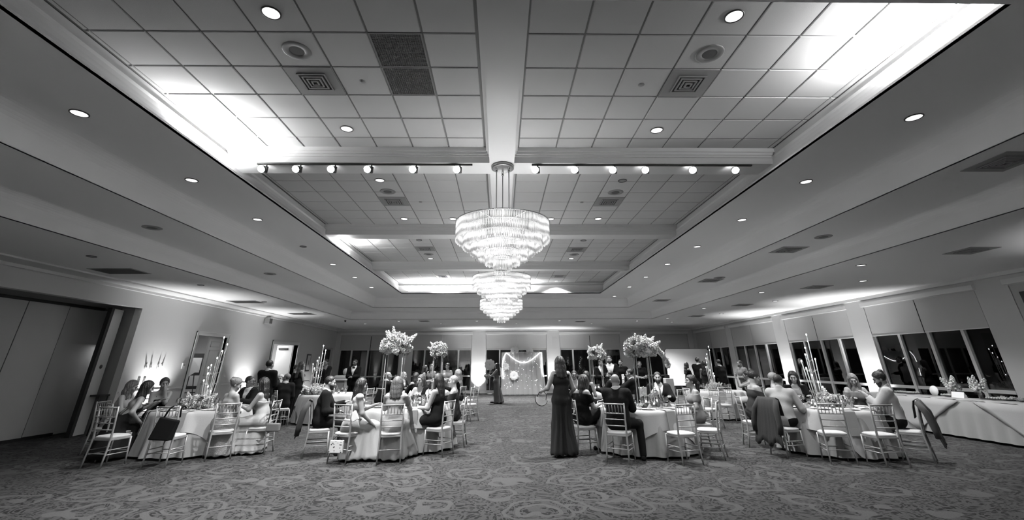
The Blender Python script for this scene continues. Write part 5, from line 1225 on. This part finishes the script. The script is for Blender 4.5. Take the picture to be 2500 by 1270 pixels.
        f.cut((0,0,hz), (0,0,-1))
        am = ex.get('fold', .010); X, Y, Z = f.ax[0][:,None,None], f.ax[1][None,:,None]-(.30 if sit else 0), f.ax[2][None,None,:]
        f.V = f.V+(am*np.sin(np.arctan2(Y, X)*(15 if sit else 13))*np.clip((ph-.05-Z)/.5, 0, 1)).astype(np.float32)
        if ex.get('tiers'):
            f.V = f.V-(.011*np.clip(((-(Z-ph)/.105)%1.0), 0, 1)*(Z < ph-.02)).astype(np.float32)
        part({'gown':'gown','dress':'dress','jumpsuit':'jumpsuit','skirt':'skirt'}[outfit], f.mesh('dress', gm(ex.get('fab','cloth'), c1)))
        if outfit == 'skirt':
            f = Field(lo2, [hi2[0],hi2[1],nb[2]+.06], vox); torso(f, .012); f.cut(T_(0,0,.24), -(Rt@np.array([0,0,1.]))); f.cut(T_(0,.1,.37), Rt@np.array([0,.2,1.])); 
            if ex.get('ruffle'):
                for q in (-1,1): f.ell(sh[q]+[0,0,.01], (.085,.075,.06), None, .02); f.ell(T_(q*.12,.07,.38), (.05,.05,.06), None, .02); f.ell(T_(q*.12,-.07,.38), (.05,.05,.06), None, .02)
            part('top', f.mesh('top', gm('cloth', c2)))
    if ex.get('cardigan') is not None:
        f = Field(lo2, [hi2[0],hi2[1],nb[2]+.05], vox); torso(f, .024); arms(f, .022, .018, .93); X, Y, Z = f.ax[0][:,None,None]-P[0], f.ax[1][None,:,None]-P[1], f.ax[2][None,None,:]-P[2]; qx = Rt[0,0]*X+Rt[1,0]*Y+Rt[2,0]*Z; qy = Rt[0,1]*X+Rt[1,1]*Y+Rt[2,1]*Z
        f.V = np.maximum(f.V, -np.maximum(np.abs(qx)-.085+0*qy, -(qy-.01))); f.cut((0,.0,ph-.02), (0,.3,-.9)); f.cut(T_(0,0,.49), Rt@np.array([0,0,1.])); part('cardigan', f.mesh('cardigan', gm('cloth', ex['cardigan'])))
    sc_ = ex.get('shoe', .015); mb = MB()
    for q in (-1,1):
        f = Field(an[q]-[.10,.14,.09], an[q]+[.10,.30,.06], .011); f.cap(an[q]+np.array([0,-.045,-.05]), toe[q]+[0,.02,.0], .042, .036, .02); f.cut((0,0,max(0,an[q][2]-.077)), (0,0,-1)) ; part('shoe', f.mesh('shoe', gm('cloth', sc_)))
        if fem: part('heel', MB().tube([an[q]+[0,-.05,-.03], an[q]+[0,-.06,-.078]], [.018,.009], 8).mesh('heel', gm('cloth', sc_)))
    J = dict(Hc=Hc, wr=wr, hd=hd, Hp=Hp, T=T_); body_info[label] = (body, J)
    return body, J
body_info = {}
def world(body, p):
    a = body.rotation_euler[2]; s = body.scale[0]; return Vector((body.location[0]+s*(p[0]*math.cos(a)-p[1]*math.sin(a)), body.location[1]+s*(p[0]*math.sin(a)+p[1]*math.cos(a)), s*p[2]))
# ------------------------------------------------------------------ the guests
S = 1.03; pp_ = person
# front table nearest the left wall
pp_('woman with long wavy half-up hair and pale tank top, seated at the far left', -8.04,10.42, 80, fem=True, s=S*.97, lean=14, head=(-8,22,0), hl='table', hr='table', outfit='dress', sleeve=None, c1=.30, hair='wavy', hc=.10, tone=.30, hlen=.34, neck=.40)
pp_('woman with long dark hair, bare back and dark long skirt leaning right', -7.50,9.90, 40, fem=True, s=S, lean=26, side=6, head=(10,14,10), hl='tin', hr=(.26,.22,.62), outfit='gown', c1=.022, hair='long', hc=.010, tone=.24, backlow=.10, neck=.34, full=2, flare=.24, hlen=.44, vox=.013)
pp_('woman facing the camera resting her chin on her hand, dark sleeveless top with pale trim', -7.75,11.15, 135, fem=True, s=S*1.0, lean=16, head=(0,6,0), hl='chin', hr=(.02,.40,.90), outfit='dress', c1=.02, hair='updo', hc=.05, tone=.26, neck=.36)
pp_('woman with curled updo and sparkling pale dress seated at the front left table', -5.50,9.90, 5, fem=True, s=S, lean=10, head=(62,22,0), hl='table', hr='lap', outfit='gown', c1=.26, fab='sequin', hair='updo', hc=.09, tone=.24, backlow=.26, neck=.36, sleeve='short', full=1, flare=.24, twist=25, vox=.013)
pp_('man with glasses and dark suit seated behind the front left table, looking right', -6.05,11.85, 200, s=S, lean=8, head=(-110,2,0), hl='table', hr='table', outfit='suit', c1=.014, hair='short', glasses=1, tone=.16, hc=.008)
pp_('woman with long black hair in a pale tiered ruffle dress facing left', -4.93,10.33, -92, fem=True, s=S*1.0, lean=12, head=(-6,12,0), hl=(-.07,.44,.84), hr=(.05,.44,.84), outfit='gown', c1=.25, hair='long', hc=.008, tone=.24, tiers=1, full=1, flare=.19, hlen=.36, neck=.38, backlow=.30, vox=.013)
# second row left
pp_('man in dark suit and glasses reaching his arm left, second row', -6.42,14.45, -20, s=S, lean=6, head=(-55,4,0), hl=(-.42,.30,1.02), hr='lap', outfit='suit', c1=.016, hair='short', hc=.10, glasses=1, tone=.22)
pp_('older woman with white bobbed hair and glasses peeking between guests', -6.97,15.25, 150, fem=True, s=S*.98, lean=6, head=(20,6,14), hl='chin', hr='lap', outfit='blouse', c1=.30, hair='shoulder', hc=.42, glasses=1, tone=.34)
pp_('man in a dark suit standing with his back to the room at the left', -6.27,12.95, 8, 'stand', s=1.02, head=(8,-2,0), hl='clasp', hr='clasp', outfit='suit', c1=.012, hair='short', hc=.008, tone=.2)
pp_('woman with long brown hair and white-strapped top standing by the farther left doorway', -7.09,17.0, 40, 'stand', fem=True, s=1.01, head=(20,0,0), hl='clasp', hr='clasp', outfit='gown', c1=.02, hair='long', hc=.03, tone=.28)
pp_('guest with short dark hair in black standing behind the long-haired woman', -7.55,17.65, 60, 'stand', fem=True, s=.95, head=(20,5,0), hl='clasp', hr='clasp', outfit='blouse', c1=.015, hair='short', hc=.015, tone=.24, sleeve='short')
pp_('broad man in black seen from behind, leaning toward the bar', -7.15,18.9, 10, 'stand', s=1.0, head=(20,-2,0), hl='clasp', hr='clasp', outfit='suit', c1=.010, hair='crop', hc=.04, tone=.24, wide=.02)
pp_('man in a dark open jacket standing behind the broad man in black', -7.20,19.65, 200, 'stand', s=1.07, head=(0,6,0), hl='clasp', hr='clasp', outfit='suit', c1=.03, shirt=.2, hair='short', hc=.02, tone=.24, vz=.05)
pp_('bartender in black standing before the dark window at the bar', -5.94,19.4, 180, 'stand', s=1.06, head=(10,4,0), hl='clasp', hr='clasp', outfit='suit', c1=.008, hair='short', hc=.008, tone=.1, bow=1)
# flower table left
pp_('bearded man with slicked hair and dark coat seated in profile facing right', -3.64,10.02, 72, s=S*1.02, lean=9, head=(4,10,0), hl='table', hr='lap', outfit='suit', c1=.014, hair='short', hc=.008, tone=.28, beard=1, vz=.34, vox=.013)
pp_('woman with long black hair, white ruffled sleeveless top and pale long skirt', -2.86,9.52, 62, fem=True, s=S*1.0, lean=12, head=(14,8,0), hl='tin', hr=(.20,.34,.60), outfit='skirt', c1=.24, c2=.40, hair='long', hc=.010, tone=.22, ruffle=1, full=1, flare=.25, hlen=.34, vox=.013)
pp_('woman with wavy shoulder-length hair and beige dress seen from behind', -2.02,9.45, 2, fem=True, s=S*1.01, lean=4, head=(4,6,0), hl='table', hr='table', outfit='gown', c1=.22, hair='shoulder', hc=.07, tone=.32, sleeve='short', neck=.45, backlow=.45, full=1, flare=.25, straps=False, vox=.013)
pp_('smiling woman with glasses and one-shoulder black top facing the camera', -1.95,12.05, 196, fem=True, s=S*1.0, lean=8, head=(10,5,-6), hl='table', hr='table', outfit='dress', c1=.012, hair='shoulder', hc=.06, tone=.34, glasses=1, neck=.34, oneshoulder=1, straps=False)
pp_('laughing woman with long dark hair and sleeveless black dress facing left', -1.27,10.09, -68, fem=True, s=S*1.04, lean=4, head=(-12,0,0), hl=(-.09,.33,.76), hr=(.05,.36,.74), outfit='dress', c1=.012, hair='long', hc=.014, tone=.26, hlen=.27, vox=.013)
pp_('older woman with short fair hair and dark dress with brooch facing left', -1.02,11.05, -85, fem=True, s=S*1.0, lean=5, head=(-20,4,0), hl='lap', hr='lap', outfit='dress', sleeve='short', c1=.03, hair='short', hc=.22, tone=.32)
# second row left of dance floor
pp_('grey-haired man in a dark suit leaning right, second row left', -3.75,15.3, 35, s=S*1.03, lean=16, side=6, head=(25,2,0), hl='table', hr='table', outfit='suit', c1=.014, hair='crop', hc=.20, tone=.26)
pp_('older man with receding grey hair in a dark suit facing right', -3.7,17.75, 110, s=S, lean=14, head=(0,14,0), hl='table', hr='table', outfit='suit', c1=.016, hair='crop', hc=.25, tone=.30)
pp_('woman with long dark hair bending over the second-row left table', -2.70,15.75, -40, fem=True, s=S, lean=14, head=(0,14,0), hl='table', hr='table', outfit='dress', sleeve='long', c1=.012, hair='long', hc=.015, tone=.26)
pp_('woman with long fair hair and black jacket seated facing left, second row', -1.38,16.1, -70, fem=True, s=S*1.05, lean=4, head=(0,6,0), hl='table', hr='lap', outfit='dress', sleeve='long', c1=.012, hair='wavy', hc=.16, tone=.32, hlen=.40)
pp_('woman in a pale long-sleeved top standing at the middle back window', -2.10,18.9, 185, 'stand', fem=True, s=.97, head=(6,6,0), hl='clasp', hr='clasp', outfit='gown', sleeve='long', c1=.26, hair='updo', hc=.03, tone=.20)
pp_('woman in a patterned grey dress standing behind the second flower stand', -2.68,18.6, 200, 'stand', fem=True, s=.95, head=(-20,0,0), hl='clasp', hr='down', outfit='gown', c1=.14, hair='long', hc=.03, tone=.24)
pp_('dark-haired guest hugging someone behind the second flower stand', -2.94,18.25, 80, 'stand', fem=True, s=.93, lean=6, head=(0,6,0), hl='clasp', hr='clasp', outfit='gown', c1=.03, hair='long', hc=.012, tone=.24)
pp_('woman in a long flowing gown walking with a bouquet before the curtain backdrop', -.18,22.1, -80, 'stand', fem=True, s=.97, lean=-4, head=(-10,-4,0), hl=(-.05,.38,1.10), hr=(.06,.40,1.08), outfit='gown', c1=.13, hair='long', hc=.03, tone=.30, sky=-.14, flare=.22, fold=.018, stride=.1, neck=.40)
# dance floor right
bw_, J = pp_('tall woman in a dark sleeveless wide-legged jumpsuit standing with her back to the camera', 1.24,9.78, -12, 'stand', fem=True, s=1.03, head=(10,2,0), hl=(-.30,.26,1.10), hr=(.25,.20,1.02), outfit='jumpsuit', c1=.035, hair='long', hc=.035, tone=.26, hlen=.24, neck=.47, backlow=.44, straps=False, vox=.012, pole=(.5,-.7,-1))
pw = world(bw_, J['wr'][-1]+J['hd'][-1]*.08)
pb_ = thing('half_moon_purse', 'pale half-moon purse with dark rim held by the standing woman in the jumpsuit', 'bag', (pw.x, pw.y, pw.z-.13), R(12))
arcp = [(.13*math.cos(R(t)), .13*math.sin(R(t))) for t in range(180,361,12)]
n = len(arcp); MB().add([(x_,-.02,z_) for x_,z_ in arcp]+[(x_,.02,z_) for x_,z_ in arcp],[tuple(range(n)),tuple(range(n,2*n))[::-1]]+[(i,(i+1)%n,(i+1)%n+n,i+n)[::-1] for i in range(n)]).build('purse_body', M['beige_bag'], pb_)
MB().tube([(x_,0,z_) for x_,z_ in arcp], .012, 6).build('dark_rim', M['leather'], pb_); MB().tube([(-.10,0,0),(-.08,0,.10),(0,0,.15),(.08,0,.10),(.10,0,0)], .006, 6).build('handle', M['leather'], pb_); pb_.rotation_euler = (0, R(20), R(10))
pp_('woman in a black dress with long brown hair turning to look back', 1.70,10.15, 60, fem=True, s=S*1.02, lean=5, head=(-95,-10,0), hl=(-.20,.22,1.0), hr=(.12,.36,.82), outfit='dress', sleeve='short', c1=.010, hair='long', hc=.030, tone=.30, cross=1, hlen=.30, vox=.013, hem=.10)
pp_('man with glasses and open grey shirt seated behind the turning woman', 2.31,14.8, 195, s=S*1.03, lean=2, head=(-5,4,0), hl='table', hr='table', outfit='suit', c1=.014, shirt=.2, hair='short', hc=.01, tone=.20, glasses=1, vz=.02)
pp_('woman with long black hair and bare shoulder seen from behind, second row right', 2.55,14.1, 40, fem=True, s=S*1.02, lean=2, head=(-10,4,0), hl='cheek', hr='lap', outfit='dress', c1=.015, hair='long', hc=.008, tone=.24)
pp_('bearded man in a black dinner jacket with open white shirt front standing with folded hands', 4.17,17.9, 190, 'stand', s=1.10, head=(12,8,0), hl='clasp', hr='clasp', outfit='suit', c1=.010, hair='short', hc=.015, tone=.24, beard=1, vz=.05)
pp_('guest in a dark striped suit half hidden behind the round flower arrangement', 3.95,18.5, 170, 'stand', s=1.03, head=(0,6,0), hl='down', hr='clasp', outfit='suit', c1=.012, hair='short', hc=.01, tone=.2, vz=.1)
pp_('waiter in a black short-sleeved shirt standing behind the man with folded hands', 4.80,18.75, 195, 'stand', s=1.03, head=(10,0,0), hl='down', hr='down', outfit='shirt', sleeve='short', c1=.010, hair='short', hc=.01, tone=.22)
pp_('waiter in black holding his hands together beneath the wide flower arrangement', 5.60,18.9, 185, 'stand', s=1.0, head=(5,4,0), hl='clasp', hr='clasp', outfit='shirt', sleeve='short', c1=.008, hair='short', hc=.01, tone=.20)
pp_('bearded man in profile facing left, seated just behind the bald man', 3.46,14.75, -60, s=S*1.02, lean=4, head=(-20,0,0), hl='table', hr='table', outfit='suit', c1=.014, hair='short', hc=.01, tone=.26, beard=1)
pp_('bald man in a dark suit seen from behind, one leg stretched to the right', 2.26,9.40, 20, s=S*1.04, lean=8, head=(12,10,0), hl='tin', hr=(.14,.40,.86), outfit='suit', c1=.014, hair='bald', tone=.20, legout=1, vox=.012, wide=.012)
pp_('young man in a dark suit and white shirt leaning left, second row right', 4.22,15.0, -70, s=S*1.06, lean=10, head=(-5,6,0), hl=(-.05,.30,1.10), hr='table', outfit='suit', c1=.016, hair='short', hc=.008, tone=.24, vz=.1)
pp_('bearded man in a dark suit and tie facing the camera behind the right flower table', 3.89,11.75, 192, s=S*1.03, lean=2, head=(6,4,0), hl='table', hr='lap', outfit='suit', c1=.012, hair='short', hc=.018, tone=.24, beard=1, tie=.10, wide=.012, vox=.013)
pp_('woman with a long ponytail and grey dress seated facing left at the right flower table', 4.22,10.42, -85, fem=True, s=S*1.0, lean=4, head=(-8,-4,0), hl='lap', hr='lap', outfit='gown', sleeve='short', c1=.14, hair='ponytail', hc=.014, tone=.24, flare=.16, vox=.013)
# far right background
pp_('slim woman with long dark hair standing in profile before the white screen', 8.85,22.3, 80, 'stand', fem=True, s=.97, head=(0,0,0), hl='clasp', hr='clasp', outfit='dress', sleeve='long', c1=.015, hair='long', hc=.01, tone=.24)
pp_('tall man in a dark suit with white collar standing before the white screen', 8.20,19.4, 50, 'stand', s=1.08, head=(20,-8,0), hl='clasp', hr='clasp', outfit='suit', c1=.010, hair='crop', hc=.02, tone=.14)
pp_('woman with long black hair and bare shoulders beside the tall man at the white screen', 8.05,18.5, 20, 'stand', fem=True, s=.99, head=(10,6,0), hl='clasp', hr='clasp', outfit='gown', c1=.04, hair='long', hc=.008, tone=.18, neck=.36)
pp_('man in black standing with his back turned right of the tall candles', 9.2,19.6, -20, 'stand', s=1.03, lean=8, head=(0,6,0), hl='clasp', hr='clasp', outfit='suit', c1=.010, hair='short', hc=.01, tone=.2)
bq, J = pp_('woman with gathered dark hair taking a picture with her phone, second row right', 7.92,15.05, -70, fem=True, s=S*1.0, lean=6, head=(0,6,0), hl=(-.05,.34,1.16), hr=(.05,.34,1.16), outfit='dress', sleeve='short', c1=.35, hair='updo', hc=.012, tone=.24)
q_ = world(bq, (J['wr'][-1]+J['wr'][1])/2+J['hd'][1]*.09); ph_ = MB().box(-.04,.04,-.005,.005,-.075,.075).build('phone', M['phone']); ph_.location = q_+Vector((0,0,.03)); ph_.rotation_euler = (0,0,R(70)); tag(ph_, 'phone held up by the dark-haired woman, second row right', 'phone')
pp_('man in a grey shirt standing in profile near the farthest right column', 9.28,18.0, -95, 'stand', s=1.0, lean=6, head=(0,8,0), hl='clasp', hr='clasp', outfit='shirt', c1=.16, c2=.02, hair='crop', hc=.02, tone=.22)
pp_('woman with upswept dark hair, earring and dark blouse looking down at the farthest right table', 5.62,10.75, 92, fem=True, s=S*1.06, lean=12, head=(8,24,0), hl='lap', hr=(.10,.36,.78), outfit='dress', sleeve='short', c1=.05, hair='bun', hc=.010, tone=.26, neck=.38, vox=.013)
pp_('man in a pale striped shirt seen from behind at the farthest right table', 5.66,9.72, 42, s=S*1.02, lean=14, head=(8,14,0), hl='tin', hr=(.24,.36,.78), outfit='shirt', c1=.26, c2=.012, hair='short', hc=.015, tone=.22, vox=.013, legout=0)
pp_('guest with short fair hair half hidden behind the man in the striped shirt', 6.50,11.35, 120, fem=True, s=S*1.02, lean=4, head=(10,4,0), hl='table', hr='table', outfit='dress', sleeve='long', c1=.03, hair='short', hc=.20, tone=.3)
pp_('woman with long dark hair, necklace and black cardigan looking down left', 7.10,11.5, 200, fem=True, s=S*1.04, lean=10, head=(14,16,0), hl='table', hr=(.30,.30,.92), outfit='dress', c1=.16, cardigan=.010, hair='long', hc=.010, tone=.30, hlen=.34)
pp_('woman with wavy fair hair looking down at the farthest right table', 8.25,11.1, 205, fem=True, s=S*1.0, lean=10, head=(6,22,0), hl='table', hr='table', outfit='dress', sleeve='long', c1=.10, hair='wavy', hc=.14, tone=.30, hlen=.36)
bp_, J = pp_('man with dark hair in a bun and white open-collared shirt looking at his phone', 7.60,9.32, -55, s=S*1.05, lean=7, head=(-8,22,0), hl=(-.03,.36,.98), hr=(.07,.34,.96), outfit='shirt', c1=.40, c2=.016, hair='bun', hc=.010, tone=.20, vox=.012, beard=1)
q_ = world(bp_, (J['wr'][-1]+J['wr'][1])/2+J['hd'][-1]*.09); ph_ = MB().box(-.04,.04,-.08,.08,-.005,.005).build('phone', M['phone'], None, .003); ph_.location = q_+Vector((0,0,.02)); ph_.rotation_euler = (R(25),0,R(50)); tag(ph_, 'dark phone held by the man in the white open-collared shirt', 'phone')
nb_, J = body_info['woman in a black dress with long brown hair turning to look back']; q_ = world(nb_, J['wr'][1]+J['hd'][1]*.09)
mc_ = thing('menu_card', 'small framed card in the hand of the turning woman in black', 'card', (q_.x,q_.y,q_.z+.02), R(-25)); MB().box(-.085,.085,-.055,.055,-.004,.004).build('card_board', M['paper'], mc_); MB().box(-.07,.07,-.04,.04,.004,.006).build('dark_print', M['leather'], mc_); mc_.rotation_euler = (R(35),R(-15),R(-25))
wk, J = body_info['woman in a long flowing gown walking with a bouquet before the curtain backdrop']; q_ = world(wk, J['wr'][-1]+J['hd'][-1]*.08)
bqt = thing('bouquet', 'white bouquet held by the walking woman in the long gown', 'bouquet', tuple(q_)); MB().tube([(0,0,.02),(.02,0,-.22)], [.03,.018]).build('stems', M['petal2'], bqt)
for k in range(12): a = k*2.4; inst('bloom', BL[k%4], bqt, (.09*math.cos(a),.09*math.sin(a),.08+.04*math.sin(k*1.7)), (math.cos(a),math.sin(a),1), .8)

# ------------------------------------------------------------------ lights
def light(kind, name, loc, e, d=None, **kw):
    l = bpy.data.lights.new(name, kind); l.energy = e
    for k, v in kw.items(): setattr(l, k, v)
    o = bpy.data.objects.new(name, l); C.objects.link(o); o.location = loc
    if d is not None: o.rotation_euler = Vector(d).to_track_quat('-Z','Y').to_euler()
    return o
for x,y,z,p in spots: light('SPOT', 'downlight_beam', (x,y,z), K_DOWN*p*(.12 if y < 5.2 else (1.1 if abs(x) < 3 else .5) if y < 7.2 else 3.9 if abs(x) < 3 and y < 20 else 3.4 if y > 23 else .9), (0,0,-1), spot_size=R(120), spot_blend=.9, shadow_soft_size=.07)
for loc, d in lamps: light('SPOT', 'track_beam', loc, K_TRACK, d, spot_size=R(65), spot_blend=.7, shadow_soft_size=.04)
for i,(y,_) in enumerate(CH): light('POINT', 'chandelier_light', (.035,y,3.46), K_CH, shadow_soft_size=.30); 
for x,y,p,t in ups:
    dx = -.08 if x < -5 else (.08 if x > 5 and y < 28 else 0); dy = .08 if y > 28 else (-.05 if y < -2 else 0)
    light('SPOT', 'uplight_beam', (x,y,.20), K_UP*p*(.75 if x < -5 and y > 5 else 1), (dx,dy,1), spot_size=R(94), spot_blend=1.0, shadow_soft_size=.06)
# cove lamps resting behind the tray lip
for x0,x1,y0,y1,p,nm_ in ((-4.455,-4.425,5.5,6.55,1.2,'near left bright corner'),(4.505,4.535,2.95,4.0,1.3,'near right bright corner'),(-4.455,-4.425,11.7,12.7,.75,'third bay, left edge'),(-4.1,-1.6,19.805,19.835,1.2,'back end, left half'),(-1.4,1.5,19.805,19.835,1.1,'back end, centre')):
    r_ = thing('cove_lamp', 'slim cove strip lamp tucked inside the tray moulding, '+nm_, 'lamp', ((x0+x1)/2,(y0+y1)/2,Z1+.135), group='cove lamps'); lx, ly = (x1-x0)/2, (y1-y0)/2
    MB().box(-lx,lx,-ly,ly,-.02,0).build('lamp_strip', M['lens'], r_)
    o = light('AREA', 'cove_beam', ((x0+x1)/2,(y0+y1)/2,Z1+.14), K_COVE*p, None, shape='RECTANGLE', size=2*lx, size_y=2*ly); o.rotation_euler = (PI,0,0)
light('AREA', 'pocket_fill_light', (-11.25,13.62,2.2), .8, (0,0,-1), size=.3); light('AREA', 'corridor_light', (XL-1.2,17.0,2.9), 14, (0,0,-1), size=1.0); light('AREA', 'foyer_light', (XL-1.4,23.0,2.9), 34, (0,0,-1), size=1.2)  # first lamp: unseen fill added in the pocket to brighten its end panel
light('SPOT', 'screen_light', (9.5,24.0,3.6), 30, (.4,2.5,-1.9), spot_size=R(75), spot_blend=.6, shadow_soft_size=.1)
w = bpy.data.worlds.new('night'); bpy.context.scene.world = w; w.use_nodes = True; w.node_tree.nodes['Background'].inputs[0].default_value = (.012,.012,.012,1); w.node_tree.nodes['Background'].inputs[1].default_value = .25

# ------------------------------------------------------------------ camera
f_px, pitch, yaw, roll, cx, cy = 1060.69, .40141, .01767, -.00432, 1239.455, 438.289
fw = Vector((math.sin(yaw)*math.cos(pitch), math.cos(yaw)*math.cos(pitch), math.sin(pitch))); r0 = Vector((math.cos(yaw), -math.sin(yaw), 0)); u0 = r0.cross(fw)
rt = r0*math.cos(roll)+u0*math.sin(roll); up = u0*math.cos(roll)-r0*math.sin(roll)
cd = bpy.data.cameras.new('camera'); cam = bpy.data.objects.new('camera', cd); C.objects.link(cam)
cam.matrix_world = Matrix(((rt.x,up.x,-fw.x,0),(rt.y,up.y,-fw.y,0),(rt.z,up.z,-fw.z,1.65),(0,0,0,1)))
cd.sensor_width = 36; cd.sensor_fit = 'HORIZONTAL'; cd.lens = f_px/2500*36; cd.shift_x = (1250-cx)/2500; cd.shift_y = (cy-635)/2500; cd.clip_start = .05; cd.clip_end = 200
sc = bpy.context.scene; sc.camera = cam
sc.view_settings.view_transform = 'Standard'; sc.view_settings.look = 'None'; sc.view_settings.gamma = 1; sc.view_settings.exposure = EXPO
sc.cycles.max_bounces = 5; sc.cycles.diffuse_bounces = 3; sc.cycles.glossy_bounces = 2; sc.cycles.transparent_max_bounces = 16; sc.cycles.transmission_bounces = 2
sc.cycles.use_adaptive_sampling = True; sc.cycles.adaptive_threshold = .09; sc.cycles.time_limit = 850
sc.cycles.sample_clamp_indirect = 4; sc.cycles.caustics_reflective = False; sc.cycles.caustics_refractive = False
